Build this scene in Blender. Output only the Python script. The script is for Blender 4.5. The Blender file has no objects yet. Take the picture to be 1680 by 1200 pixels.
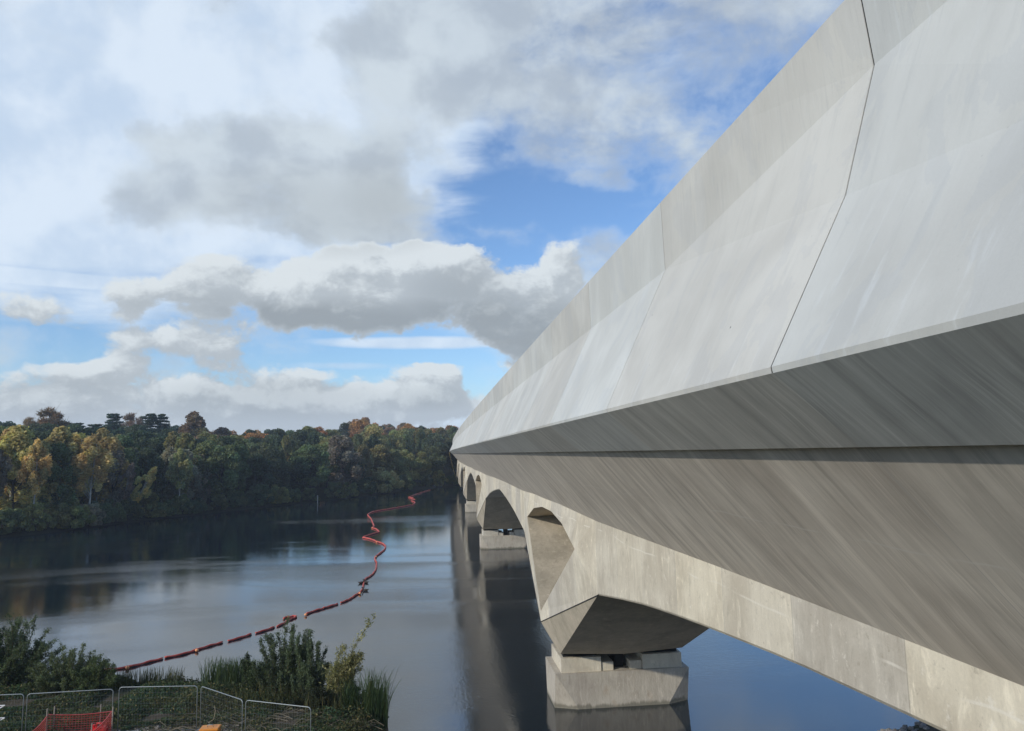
import bpy, math, random
import numpy as np
from mathutils import Vector, Matrix
C = bpy.context.scene
COL = C.collection
R = math.radians

# ------------------------------------------------------------------ camera
F, ROLL, PITCH, YAW = 1200.0, R(1.2), R(6.757), R(6.422)
fwd = Vector((math.sin(YAW)*math.cos(PITCH), math.cos(YAW)*math.cos(PITCH), math.sin(PITCH)))
r0 = Vector((math.cos(YAW), -math.sin(YAW), 0)); u0 = r0.cross(fwd)
cx_ = r0*math.cos(ROLL) - u0*math.sin(ROLL); cy_ = r0*math.sin(ROLL) + u0*math.cos(ROLL)
cam = bpy.data.objects.new('camera', bpy.data.cameras.new('camera'))
COL.objects.link(cam); C.camera = cam
cam.matrix_world = Matrix((cx_, cy_, -fwd)).transposed().to_4x4()
cam.data.sensor_width = 36; cam.data.lens = 36*F/1680
cam.data.clip_start = .1; cam.data.clip_end = 8000
def ray(px, py):
    return cx_*(px-840) + cy_*(600-py) + fwd*F
def at(px, py, x=None, y=None, z=None):
    d = ray(px, py)
    t = x/d.x if x is not None else y/d.y if y is not None else z/d.z
    return d*t

# ------------------------------------------------------------------ light
SUN_EL, SUN_AZ = R(25), math.atan2(-math.cos(R(34)), -math.sin(R(34)))      # azimuth clockwise from +Y
sd = Vector((math.sin(SUN_AZ)*math.cos(SUN_EL), math.cos(SUN_AZ)*math.cos(SUN_EL), math.sin(SUN_EL)))
sun = bpy.data.objects.new('sun', bpy.data.lights.new('sun', 'SUN'))
COL.objects.link(sun)
sun.data.energy = 2.5; sun.data.angle = R(1.2); sun.data.color = (1, .93, .80)
sun.rotation_euler = sd.to_track_quat('Z', 'Y').to_euler()
C.view_settings.view_transform = 'Standard'; C.view_settings.look = 'None'
C.view_settings.exposure = 0.22; C.view_settings.gamma = 1

# node expression helper -------------------------------------------------
class G:
    def __init__(s, tree): s.t = tree; s.n = tree.nodes; s.l = tree.links
    def put(s, node, i, v):
        if isinstance(v, bpy.types.NodeSocket): s.l.new(v, node.inputs[i])
        elif v is not None: node.inputs[i].default_value = v
    def m(s, op, a, b=None, c=None, clamp=False):
        n = s.n.new('ShaderNodeMath'); n.operation = op; n.use_clamp = clamp
        s.put(n, 0, a); s.put(n, 1, b); s.put(n, 2, c); return n.outputs[0]
    def v(s, op, a, b=None, c=None, out=0):
        n = s.n.new('ShaderNodeVectorMath'); n.operation = op
        s.put(n, 0, a); s.put(n, 1, b); s.put(n, 2, c); return n.outputs[out]
    def sep(s, a):
        n = s.n.new('ShaderNodeSeparateXYZ'); s.put(n, 0, a); return n.outputs
    def comb(s, x, y, z):
        n = s.n.new('ShaderNodeCombineXYZ'); s.put(n, 0, x); s.put(n, 1, y); s.put(n, 2, z); return n.outputs[0]
    def noise(s, vec, scale, detail=4, rough=.5, dist=0, col=False):
        n = s.n.new('ShaderNodeTexNoise'); s.put(n, 'Vector', vec)
        n.inputs['Scale'].default_value = scale; n.inputs['Detail'].default_value = detail
        n.inputs['Roughness'].default_value = rough; n.inputs['Distortion'].default_value = dist
        return n.outputs[1 if col else 0]
    def ss(s, x, lo, hi, a=0., b=1.):
        n = s.n.new('ShaderNodeMapRange'); n.interpolation_type = 'SMOOTHSTEP'
        s.put(n, 0, x); s.put(n, 1, lo); s.put(n, 2, hi); s.put(n, 3, a); s.put(n, 4, b); return n.outputs[0]
    def lin(s, x, lo, hi, a=0., b=1.):
        n = s.n.new('ShaderNodeMapRange'); s.put(n, 0, x); s.put(n, 1, lo); s.put(n, 2, hi); s.put(n, 3, a); s.put(n, 4, b); return n.outputs[0]
    def mix(s, f, a, b, mode='MIX'):
        n = s.n.new('ShaderNodeMix'); n.data_type = 'RGBA'; n.blend_type = mode
        s.put(n, 0, f)
        for i, c in ((6, a), (7, b)):
            if isinstance(c, (tuple, list)) and len(c) == 3: c = (*c, 1)
            s.put(n, i, c)
        return n.outputs[2]

# ------------------------------------------------------------------ world
def azel(px, py):
    d = ray(px, py).normalized()
    return math.atan2(d.x, d.y), math.asin(d.z)
W = bpy.data.worlds.new('World'); C.world = W; W.use_nodes = True
g = G(W.node_tree); g.n.clear()
tc = g.n.new('ShaderNodeTexCoord').outputs['Generated']
SKY_STR = .10
def blobs(g, P, items):
    tot = None
    for (x, y, rx, ry, w) in items:
        u, v = azel(x, y); k = 1/F
        q = g.v('MULTIPLY_ADD', P, (1/(rx*k), 1/(ry*k), 0), (-u/(rx*k), -v/(ry*k), 0))
        d = g.v('DOT_PRODUCT', q, q, out=1)
        b = g.m('MULTIPLY_ADD', d, -w, w)
        b = g.m('MAXIMUM', b, 0.) if w > 0 else g.m('MINIMUM', b, 0.)
        tot = b if tot is None else g.m('ADD', tot, b)
    return tot
CUM = [(70,500,80,38,.55),(215,486,52,44,.85),(345,462,88,66,1.0),(470,490,72,66,.85),(640,480,215,88,1.2),(735,430,105,58,.8),(500,530,130,40,.5),
       (880,510,120,90,.9),(930,420,50,70,.6),(800,540,90,45,.4),
       (170,575,120,58,.75),(340,560,85,50,.65),(440,640,190,46,.55),(700,632,85,44,.8),(100,640,220,50,.6),(860,600,60,50,.7),(350,690,700,55,.5),(620,662,200,36,.5),
       (300,300,700,95,-.8),(900,250,500,140,-.8),(500,60,1200,170,-.9),(60,560,110,30,-.6),(640,587,260,18,-.5),(500,575,130,14,-.4)]
SOFT = [(985,300,60,22,.45),(905,345,45,16,.35),(600,395,150,35,.6),(450,310,270,115,.95),(620,320,120,110,.75),(250,340,130,60,.5),(330,240,130,70,.5),(560,230,160,80,.4),
        (900,50,460,150,.85),(700,130,170,130,.6),(1150,230,110,130,.55),(1000,190,170,90,.45),(1290,60,160,120,.45),(980,480,110,110,.75),(870,540,120,60,.6),
        (820,320,130,70,-.7),(960,345,100,50,-.45),(790,225,60,50,-.3),(1050,240,70,50,-.3),(300,422,380,24,-1.1),(560,415,110,16,-.5)]
GREY = [(480,520,120,30,.3),(540,345,240,80,.8),(640,300,90,90,.5),(620,530,270,45,1.0),(870,550,140,75,1.0),(350,505,140,32,.4),(450,655,200,40,.5),(760,480,100,50,.55),(80,650,130,40,.3),(700,655,80,25,.5)]
VEIL = [(2000,600,750,450,.9),(150,200,640,330,1.3),(400,100,450,260,.9),(60,350,330,75,.9),(200,300,300,120,.4),(1200,60,300,180,.45),(660,563,230,13,1.0),(500,600,190,10,.6),(450,700,800,62,.9),(60,455,170,12,.45),(930,230,260,200,.25)]  # first patch lies out of view, added to grey the water's reflection
grp = bpy.data.node_groups.new('cloud_density', 'ShaderNodeTree')
grp.interface.new_socket('dir', in_out='INPUT', socket_type='NodeSocketVector')
grp.interface.new_socket('density', in_out='OUTPUT', socket_type='NodeSocketFloat')
q = G(grp); gi = q.n.new('NodeGroupInput').outputs[0]
x, y, z = q.sep(gi)[:]
P = q.comb(q.m('ARCTAN2', x, y), q.m('ARCSINE', z), 0.)
w1 = q.noise(gi, 9, 4, .55, col=True)
w2 = q.noise(gi, 34, 3, .5, col=True)
wd = q.v('ADD', q.v('SUBTRACT', w1, (.5, .5, .5)), q.v('MULTIPLY_ADD', w2, (.22, .22, .22), (-.11, -.11, -.11)))
dirw = q.v('MULTIPLY', q.v('MULTIPLY_ADD', wd, (.055, .055, .04), gi), (1, 1, 1.5))
n1 = q.noise(dirw, 6.5, 11, .56)
n2 = q.noise(dirw, 15, 10, .70)
PW = q.v('MULTIPLY_ADD', wd, (.055, .045, 0), P)
den = q.m('ADD', blobs(q, PW, CUM), q.m('MULTIPLY_ADD', n1, 1.5, -1.08))
den = q.m('ADD', den, q.m('MULTIPLY_ADD', n2, 1.25, -.625))
q.l.new(den, q.n.new('NodeGroupOutput').inputs[0])
def dens(v):
    n = g.n.new('ShaderNodeGroup'); n.node_tree = grp; g.put(n, 0, v); return n.outputs[0]
D0 = dens(tc)
D1 = dens(g.v('ADD', tc, (-.009, 0, .015)))
x, y, z = g.sep(tc)[:]
P = g.comb(g.m('ARCTAN2', x, y), g.m('ARCSINE', z), 0.)
alpha = g.ss(D0, -.02, .26)
lit = g.m('SUBTRACT', D0, D1)
lit = g.ss(lit, -.10, .42)
gb = blobs(g, P, GREY)
greyf = g.m('MULTIPLY', g.m('ADD', gb, .05), g.ss(D0, .0, .5), clamp=True)
greyf = g.m('MULTIPLY', greyf, g.lin(lit, 0., 1., 1., .7), clamp=True)
WHT, GRY, MID = (.64, .69, .72), (.29, .325, .355), (.42, .465, .505)
ccol = g.mix(lit, MID, WHT)
ccol = g.mix(greyf, ccol, GRY)
# soft grey sheet
wp = g.v('MULTIPLY_ADD', g.v('SUBTRACT', g.noise(tc, 7, 4, .55, col=True), (.5, .5, .5)), (.12, .10, 0), P)
sn = g.noise(g.v('MULTIPLY', tc, (1, 1, 1.6)), 5.5, 10, .60, .25)
sn3 = g.noise(g.v('MULTIPLY', tc, (1, 1, 1.3)), 20, 8, .62, .2)
sdn = g.m('ADD', blobs(g, wp, SOFT), g.m('MULTIPLY_ADD', sn, 3.0, -1.66))
sdn = g.m('ADD', sdn, g.m('MULTIPLY_ADD', sn3, .9, -.45))
sa = g.m('MULTIPLY', g.ss(sdn, -.35, .85), .93)
sn2 = g.noise(g.v('MULTIPLY', tc, (1, 1, 1.4)), 11, 7, .55, .2)
scol = g.mix(g.ss(sn2, .36, .64), (.40, .46, .53), (.54, .61, .67))
scol = g.mix(g.m('MULTIPLY', gb, .65, clamp=True), scol, (.36, .395, .415))
scol = g.mix(g.ss(sdn, .35, -.1), scol, (.60, .68, .77))
# veil
vn = g.noise(g.v('MULTIPLY', tc, (1, 1, 3.0)), 4.5, 7, .55, .3)
vs = g.noise(g.v('MULTIPLY', tc, (1, 1, 3.5)), 8, 8, .62, .3)
vd = g.m('ADD', blobs(g, P, VEIL), g.m('MULTIPLY_ADD', vn, 1.9, -1.27))
vd = g.m('ADD', vd, g.m('MULTIPLY_ADD', vs, .5, -.25))
va = g.m('MULTIPLY', g.ss(vd, -.1, .65), .90)
vtex = g.noise(tc, 12, 6, .55)
vcol = g.mix(g.ss(vtex, .35, .65), (.52, .63, .77), (.67, .76, .86))
sky = g.n.new('ShaderNodeTexSky'); sky.sky_type = 'NISHITA'; sky.sun_disc = False
sky.sun_elevation = SUN_EL; sky.sun_rotation = SUN_AZ % (2*math.pi)
sky.air_density = 1.0; sky.dust_density = .6; sky.ozone_density = 2.0
skyc = g.mix(1.0, sky.outputs[0], (1.0, 1.2, 1.45), 'MULTIPLY')
inv = 1/SKY_STR
def sc(c): return g.v('SCALE', c, None) 
def scaled(c):
    n = g.n.new('ShaderNodeVectorMath'); n.operation = 'SCALE'; g.put(n, 0, c); n.inputs[3].default_value = inv; return n.outputs[0]
out = g.mix(va, skyc, scaled(vcol))
out = g.mix(sa, out, scaled(scol))
out = g.mix(g.m('MULTIPLY', alpha, .97), out, scaled(ccol))
hz = g.ss(z, -.02, .10, .45, 0.)
out = g.mix(hz, out, scaled((.50, .60, .72)) if False else (.46*inv, .56*inv, .70*inv))
bg = g.n.new('ShaderNodeBackground'); bg.inputs[1].default_value = SKY_STR
g.l.new(out, bg.inputs[0])
g.l.new(bg.outputs[0], g.n.new('ShaderNodeOutputWorld').inputs[0])

# ------------------------------------------------------------------ object helpers
def link(name, me, mat=None, parent=None):
    o = bpy.data.objects.new(name, me); COL.objects.link(o)
    if mat is not None: me.materials.append(mat)
    if parent is not None: o.parent = parent; o.matrix_parent_inverse = Matrix.Translation(-parent.location)
    return o
def mesh(name, verts, faces, mat=None, parent=None, smooth=False):
    me = bpy.data.meshes.new(name); me.from_pydata([tuple(v) for v in verts], [], [tuple(f) for f in faces]); me.update()
    if smooth: me.polygons.foreach_set('use_smooth', [True]*len(me.polygons))
    return link(name, me, mat, parent)
def tag(o, label, cat, group=None, kind=None):
    if label: o['label'] = label
    if cat: o['category'] = cat
    if group: o['group'] = group
    if kind: o['kind'] = kind
    return o
def empty(name, loc, label, cat, group=None):
    o = bpy.data.objects.new(name, None); COL.objects.link(o); o.location = loc; o.empty_display_size = .3
    return tag(o, label, cat, group)
class MB:
    """collects shapes into one mesh"""
    def __init__(s): s.v = []; s.f = []
    def add(s, vs, fs):
        b = len(s.v); s.v += [tuple(v) for v in vs]; s.f += [tuple(i+b for i in f) for f in fs]
    def box(s, lo, hi, M=None):
        vs = [Vector((x, y, z)) for x in (lo[0], hi[0]) for y in (lo[1], hi[1]) for z in (lo[2], hi[2])]
        if M: vs = [M @ v for v in vs]
        s.add(vs, [(0,1,3,2),(4,6,7,5),(0,4,5,1),(2,3,7,6),(0,2,6,4),(1,5,7,3)])
    def tube(s, pts, rad, n=6, cap=True):
        pts = [Vector(p) for p in pts]; rs = rad if isinstance(rad, (list, tuple)) else [rad]*len(pts)
        vs = []; fs = []
        prev = None
        for i, p in enumerate(pts):
            t = (pts[min(i+1, len(pts)-1)] - pts[max(i-1, 0)]).normalized()
            a = t.orthogonal().normalized() if prev is None else (prev - t*prev.dot(t)).normalized()
            prev = a; b = t.cross(a)
            for k in range(n):
                th = 2*math.pi*k/n; vs.append(p + (a*math.cos(th) + b*math.sin(th))*rs[i])
        for i in range(len(pts)-1):
            for k in range(n):
                fs.append((i*n+k, i*n+(k+1)%n, (i+1)*n+(k+1)%n, (i+1)*n+k))
        if cap: fs.append(tuple(range(n-1, -1, -1))); fs.append(tuple((len(pts)-1)*n+k for k in range(n)))
        s.add(vs, fs)
    def ball(s, c, r, n=8, m=6, sc=(1,1,1)):
        vs = []; fs = []
        for i in range(m+1):
            ph = math.pi*i/m
            for k in range(n):
                th = 2*math.pi*k/n
                vs.append((c[0]+r*sc[0]*math.sin(ph)*math.cos(th), c[1]+r*sc[1]*math.sin(ph)*math.sin(th), c[2]+r*sc[2]*math.cos(ph)))
        for i in range(m):
            for k in range(n): fs.append((i*n+k, (i+1)*n+k, (i+1)*n+(k+1)%n, i*n+(k+1)%n))
        s.add(vs, fs)
    def build(s, name, mat, parent=None, smooth=False): return mesh(name, s.v, s.f, mat, parent, smooth)

def mat_base(name, rough=.8, spec=.3):
    m = bpy.data.materials.new(name); m.use_nodes = True
    b = m.node_tree.nodes['Principled BSDF']; b.inputs['Roughness'].default_value = rough
    b.inputs['Specular IOR Level'].default_value = spec
    return m, G(m.node_tree), b
def plain(name, col, rough=.7, metal=0, spec=.3, var=.15, scale=6):
    m, g, b = mat_base(name, rough, spec)
    pos = g.n.new('ShaderNodeTexCoord').outputs['Object']
    n = g.noise(pos, scale, 4)
    c = g.mix(n, tuple(v*(1-var) for v in col), tuple(v*(1+var) for v in col))
    g.l.new(c, b.inputs['Base Color']); b.inputs['Metallic'].default_value = metal
    return m
def bump(g, b, h, strength, dist):
    n = g.n.new('ShaderNodeBump'); n.inputs['Strength'].default_value = strength; n.inputs['Distance'].default_value = dist
    g.l.new(h, n.inputs['Height']); g.l.new(n.outputs[0], b.inputs['Normal'])

# ------------------------------------------------------------------ materials
def M_parapet():
    m, g, b = mat_base('pale_precast_concrete', .62, .35)
    pos = g.n.new('ShaderNodeNewGeometry').outputs['Position']
    oc = g.n.new('ShaderNodeObjectInfo').outputs['Color']
    X, Y, Z = g.sep(pos)[:]
    big = g.noise(g.v('MULTIPLY', pos, (1, .6, .5)), .9, 5, .55, .4)
    c = g.mix(g.ss(big, .3, .7), (.48, .472, .435), (.575, .57, .53))
    # slanting run-off streaks down the face
    yy = g.m('MULTIPLY_ADD', Z, .10, Y)
    st = g.noise(g.comb(X, g.m('MULTIPLY', yy, 5.0), g.m('MULTIPLY', Z, .42)), 1.6, 6, .62)
    c = g.mix(g.m('MULTIPLY', g.ss(st, .50, .78), .25), c, (.36, .37, .36))
    st2 = g.noise(g.comb(3.1, g.m('MULTIPLY', yy, 3.2), g.m('MULTIPLY', Z, .55)), 2.1, 7, .66, .35)
    low = g.ss(Z, .5, 2.6, 1., .15)
    c = g.mix(g.m('MULTIPLY', g.m('MULTIPLY', g.ss(st2, .54, .74), low), .55), c, (.66, .675, .665))
    # patchy pale bloom with a visible rim
    pt = g.noise(g.comb(X, g.m('MULTIPLY', yy, 1.2), g.m('MULTIPLY', Z, .8)), .8, 6, .6, .8)
    c = g.mix(g.m('MULTIPLY', g.ss(pt, .545, .553), .16), c, (.38, .40, .42))
    # fine run lines on the upper band
    up = g.ss(Z, 2.8, 3.4)
    fl = g.noise(g.comb(0., g.m('MULTIPLY', Y, 26.), g.m('MULTIPLY', Z, 1.8)), 1.0, 4, .6)
    c = g.mix(g.m('MULTIPLY', g.m('MULTIPLY', g.ss(fl, .55, .75), up), .28), c, (.64, .66, .65))
    c = g.mix(g.m('MULTIPLY', g.m('MULTIPLY', g.ss(fl, .44, .28), up), .25), c, (.34, .35, .35))
    fine = g.noise(pos, 60, 3, .7)
    c = g.mix(1.0, c, g.mix(fine, (.93, .93, .93), (1.07, 1.07, 1.07)), 'MULTIPLY')
    # small bug holes
    vo = g.n.new('ShaderNodeTexVoronoi'); vo.inputs['Scale'].default_value = 1.3; g.put(vo, 'Vector', pos)
    c = g.mix(g.ss(vo.outputs[0], .022, .014), c, (.08, .08, .08))
    vo2 = g.n.new('ShaderNodeTexVoronoi'); vo2.inputs['Scale'].default_value = 9; g.put(vo2, 'Vector', pos)
    c = g.mix(g.m('MULTIPLY', g.ss(vo2.outputs[0], .09, .05), g.ss(g.noise(pos, 1.2, 3), .5, .65, 0., .4)), c, (.2, .2, .19))
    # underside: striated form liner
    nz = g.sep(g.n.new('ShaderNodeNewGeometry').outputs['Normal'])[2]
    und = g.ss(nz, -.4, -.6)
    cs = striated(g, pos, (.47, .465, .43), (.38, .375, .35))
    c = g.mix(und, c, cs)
    c = g.mix(1.0, c, oc, 'MULTIPLY')
    g.l.new(c, b.inputs['Base Color'])
    h = g.m('ADD', g.m('MULTIPLY', fine, .3), g.m('MULTIPLY', st, .5))
    bump(g, b, h, .25, .01)
    return m
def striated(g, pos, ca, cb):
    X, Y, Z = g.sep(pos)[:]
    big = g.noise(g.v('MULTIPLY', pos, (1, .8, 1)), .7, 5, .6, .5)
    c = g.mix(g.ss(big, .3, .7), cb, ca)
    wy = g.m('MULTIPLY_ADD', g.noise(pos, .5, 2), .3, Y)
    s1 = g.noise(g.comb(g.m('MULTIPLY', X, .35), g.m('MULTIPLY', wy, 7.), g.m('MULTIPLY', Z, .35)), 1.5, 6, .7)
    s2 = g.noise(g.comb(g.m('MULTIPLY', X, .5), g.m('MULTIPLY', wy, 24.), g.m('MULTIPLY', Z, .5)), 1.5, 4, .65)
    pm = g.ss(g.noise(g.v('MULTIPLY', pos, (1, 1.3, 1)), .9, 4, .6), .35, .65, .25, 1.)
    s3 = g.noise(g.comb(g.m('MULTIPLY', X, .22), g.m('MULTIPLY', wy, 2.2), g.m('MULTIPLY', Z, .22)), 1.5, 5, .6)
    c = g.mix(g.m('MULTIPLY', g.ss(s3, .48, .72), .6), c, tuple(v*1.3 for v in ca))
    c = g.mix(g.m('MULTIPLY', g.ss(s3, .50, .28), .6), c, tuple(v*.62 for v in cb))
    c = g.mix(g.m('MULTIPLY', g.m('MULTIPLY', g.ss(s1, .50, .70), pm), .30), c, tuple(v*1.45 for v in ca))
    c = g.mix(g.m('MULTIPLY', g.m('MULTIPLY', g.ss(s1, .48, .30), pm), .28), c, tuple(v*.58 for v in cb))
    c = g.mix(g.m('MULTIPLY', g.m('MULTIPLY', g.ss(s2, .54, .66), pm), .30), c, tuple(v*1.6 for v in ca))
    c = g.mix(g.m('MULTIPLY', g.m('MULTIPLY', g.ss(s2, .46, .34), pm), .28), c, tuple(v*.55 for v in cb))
    # darker, blue grey areas towards the near end
    near_dark = g.m('MULTIPLY', g.ss(Y, 8.5, 2.5), g.ss(g.noise(pos, .6, 4), .25, .6, .45, 1.))
    c = g.mix(g.m('MULTIPLY', near_dark, .5), c, g.mix(1.0, c, (.52, .60, .66), 'MULTIPLY'))
    return c
def seglines(g, Y, c, period, off, w, dark, light):
    f = g.m('FRACT', g.m('MULTIPLY_ADD', Y, 1/period, off))
    d = g.m('ABSOLUTE', g.m('SUBTRACT', f, .5))
    c = g.mix(g.m('MULTIPLY', g.ss(d, w/period, 0.), .55), c, dark)
    return g.mix(g.m('MULTIPLY', g.ss(d, w*3/period, w*1.2/period), .12), c, light)
def M_deck():
    m, g, b = mat_base('striated_soffit_concrete', .7, .25)
    pos = g.n.new('ShaderNodeNewGeometry').outputs['Position']
    X, Y, Z = g.sep(pos)[:]
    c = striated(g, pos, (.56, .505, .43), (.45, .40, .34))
    br = g.noise(pos, .35, 3)
    c = g.mix(g.m('MULTIPLY', g.ss(br, .5, .7), .4), c, (.33, .28, .23))
    c = seglines(g, Y, c, 3.02, .463, .012, (.22, .21, .2), (.5, .48, .44))
    # pale horizontal form joint
    zl = g.m('ABSOLUTE', g.m('SUBTRACT', Z, g.m('MULTIPLY_ADD', g.noise(g.comb(0., Y, 0.), .8, 3), .12, -1.12)))
    c = g.mix(g.m('MULTIPLY', g.ss(zl, .016, .004), g.m('MULTIPLY', g.ss(g.noise(pos, .7, 2), .42, .6), .6)), c, (.55, .52, .47))
    g.l.new(c, b.inputs['Base Color'])
    fine = g.noise(g.v('MULTIPLY', pos, (2, 30, 2)), 1.5, 4, .7)
    bump(g, b, fine, .3, .012)
    return m
def M_web(name='cast_grey_concrete', base=(.61, .56, .465), dk=(.47, .42, .34), lines=True, rough_cast=False):
    m, g, b = mat_base(name, .78, .25)
    pos = g.n.new('ShaderNodeNewGeometry').outputs['Position']
    X, Y, Z = g.sep(pos)[:]
    big = g.noise(pos, .55, 6, .62, .5)
    c = g.mix(g.ss(big, .32, .66), dk, base)
    mt = g.noise(g.v('MULTIPLY', pos, (2.2, 2.2, 1.0)), 1.6, 7, .68, .6)
    c = g.mix(g.m('MULTIPLY', g.ss(mt, .54, .72), .55), c, tuple(v*1.4 for v in base))
    c = g.mix(g.m('MULTIPLY', g.ss(mt, .46, .30), .5), c, tuple(v*.72 for v in dk))
    st = g.noise(g.comb(g.m('MULTIPLY', X, 4.), g.m('MULTIPLY', Y, 5.), g.m('MULTIPLY', Z, .35)), 1.3, 5, .65)
    c = g.mix(g.m('MULTIPLY', g.ss(st, .5, .8), .35), c, tuple(v*.66 for v in dk))
    c = g.mix(g.m('MULTIPLY', g.ss(st, .48, .25), .30), c, tuple(v*1.2 for v in base))
    if lines:
        sg = g.m('FLOOR', g.m('MULTIPLY_ADD', Y, 1/3.02, .963))
        wn = g.n.new('ShaderNodeTexWhiteNoise'); wn.noise_dimensions = '1D'; g.put(wn, 'W', sg)
        c = g.mix(1.0, c, g.mix(wn.outputs[0], (.86, .87, .90), (1.12, 1.11, 1.06)), 'MULTIPLY')
        c = seglines(g, Y, c, 3.02, .463, .022, (.20, .18, .15), (.75, .70, .6))
        sp = g.noise(pos, 5.5, 5, .7)
        c = g.mix(g.m('MULTIPLY', g.ss(sp, .60, .70), .5), c, (.74, .70, .62))
        c = g.mix(g.m('MULTIPLY', g.ss(sp, .40, .30), .45), c, (.27, .24, .19))
        hl = g.m('ABSOLUTE', g.m('SUBTRACT', Z, g.m('MULTIPLY_ADD', g.noise(g.comb(0., Y, 0.), .25, 3), .5, -3.15)))
        c = g.mix(g.m('MULTIPLY', g.ss(hl, .03, .008), g.m('MULTIPLY', g.ss(g.noise(pos, .8, 2), .45, .6), .55)), c, (.72, .68, .6))
    if rough_cast:
        rs = g.noise(pos, 1.1, 4, .6)
        c = g.mix(g.m('MULTIPLY', g.ss(rs, .56, .74), .45), c, (.34, .25, .17))
        rb = g.noise(g.comb(g.m('MULTIPLY', X, 9.), g.m('MULTIPLY', Y, 9.), g.m('MULTIPLY', Z, .8)), 1.2, 4, .7)
        c = g.mix(1.0, c, g.mix(rb, (.72, .70, .68), (1.25, 1.26, 1.27)), 'MULTIPLY')
        wl = g.ss(g.m('MULTIPLY_ADD', g.noise(g.v('MULTIPLY', pos, (3, 3, .3)), 1.5, 4), .5, Z), -12.0, -12.18)
        c = g.mix(g.m('MULTIPLY', wl, .7), c, (.11, .105, .075))
    fine = g.noise(g.v('MULTIPLY', pos, (1, 1, .35)) if rough_cast else pos, 18 if rough_cast else 30, 5, .7)
    c = g.mix(1.0, c, g.mix(fine, (.86, .86, .86), (1.14, 1.14, 1.14)), 'MULTIPLY')
    g.l.new(c, b.inputs['Base Color'])
    bump(g, b, fine, .7 if rough_cast else .35, .03 if rough_cast else .012)
    return m
MP, MD, MW = M_parapet(), M_deck(), M_web()
MW2 = M_web('brown_formed_concrete', (.46, .40, .31), (.34, .30, .23), False)
MBASE = M_web('rough_cast_concrete', (.47, .43, .36), (.38, .34, .285), False, True)
MSTEEL = plain('dark_bearing_steel', (.03, .032, .035), .5, .6)

# ------------------------------------------------------------------ viaduct
CURV, CXL = 9500.0, 9.30
def bend(p):
    x, y, z = p
    return (x + (y*y/(2*CURV) if y > 0 else 0), y, z)
def mir(p): return (2*CXL - p[0], p[1], p[2])
viaduct = empty('viaduct', (0, 0, 0), 'long curving pale concrete viaduct crossing the lake on V shaped piers', 'bridge')
def prism(profA, profB, yA, yB, n, name, mat, parent):
    """loft a closed (x,z) profile from yA to yB"""
    vs = []; fs = []; k = len(profA)
    for i in range(n+1):
        t = i/n; y = yA + (yB-yA)*t
        for a, b_ in zip(profA, profB): vs.append(bend((a[0]+(b_[0]-a[0])*t, y, a[1]+(b_[1]-a[1])*t)))
    for i in range(n):
        for j in range(k):
            fs.append((i*k+j, i*k+(j+1)%k, (i+1)*k+(j+1)%k, (i+1)*k+j))
    fs.append(tuple(range(k-1, -1, -1))); fs.append(tuple(n*k+j for j in range(k)))
    return mesh(name, vs, fs, mat, parent)
def prof(y):
    """outer parapet profile at y: the lower facet line climbs until it meets the fold"""
    t = min(max((12.1-y)/12.1, 0), 1)
    fz = 3.10 + .42*min(max((12.1-y)/6.05, 0), 1); fx = 4.08 + .06*min(max((12.1-y)/6.05, 0), 1)
    kz = 3.099 - .14*max(12.1-y, 0); kz = max(kz, 1.0)
    kx = 2.945 + (kz-.69)*(4.08-2.945)/(3.10-.69) + .075*min(1, 2*t)
    return [(3.71, -.02), (2.955, .635), (2.945, .69), (kx, kz), (fx, fz), (4.05, 4.32),
            (4.25, 4.30), (4.33, 3.3), (4.31, 1.2), (3.95, .35), (3.83, .12)]
PL = 6.06; GAP = .024
rng = random.Random(4)
tints = {3: 1.07, 2: .985, 1: 1.0, 0: .99, 4: .93}
for k in range(-3, 68):
    y0, y1 = k*PL + GAP/2 - .02, (k+1)*PL - GAP/2 - .02
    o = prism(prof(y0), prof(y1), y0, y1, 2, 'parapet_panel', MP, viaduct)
    tt = tints.get(k+1, rng.uniform(.9, 1.04))
    # panel k spans joint k to joint k+1
    tt = {0: .97, 1: 1.0, 2: 1.07, 3: .95, 4: .99}.get(k, tt)
    cool = {0: 1.02, 1: .99, 2: 1.02}.get(k, rng.uniform(.985, 1.01))
    o.color = (tt/cool, tt, tt*cool, 1)
END = 68*PL
# backing behind the joints, far parapet
def back_prof(y):
    p = prof(y)
    return [(p[0][0]+.0005, p[0][1]+.001), (p[1][0]+.0012, p[1][1]+.0006), (p[2][0]+.006, p[2][1]+.003), (p[3][0]+.009, p[3][1]), (p[4][0]+.009, p[4][1]),
            (4.062, 4.27), (4.24, 4.25), (4.3, 3.3), (4.28, 1.2), (3.92, .34), (3.82, .14)]
for k in range(-2, 68):       # dark compressible filler in every joint, just behind the faces
    y = k*PL-.02
    prism(back_prof(y-.04), back_prof(y+.04), y-.04, y+.04, 1, 'joint_filler', MSTEEL, viaduct)
    if -1 < k < 8:            # mortar closing the joint on the underside
        p = prof(y); mp = [(p[0][0]+.0002, p[0][1]+.0003), (p[1][0]+.0003, p[1][1]+.0002), (p[1][0]+.03, p[1][1]+.03), (p[0][0]+.03, p[0][1]+.03)]
        prism(mp, mp, y-GAP*.5, y+GAP*.5, 1, 'joint_mortar', MP, viaduct)
fp = [(2*CXL-a, b_) for a, b_ in prof(20)][::-1]
o = prism(fp, fp, -18, END, 70, 'far_parapet', MP, viaduct); o.color = (1, 1, 1, 1)
SP, PC = 60.4, 38.4
def arch(d):
    ds = [11.1, 14.5, 17.2, 20.15, 22.3, 26.1, 30.2]; zs = [-5.31, -4.82, -4.46, -4.15, -3.95, -3.64, -3.42]
    return float(np.interp(d, ds, zs))
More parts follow.
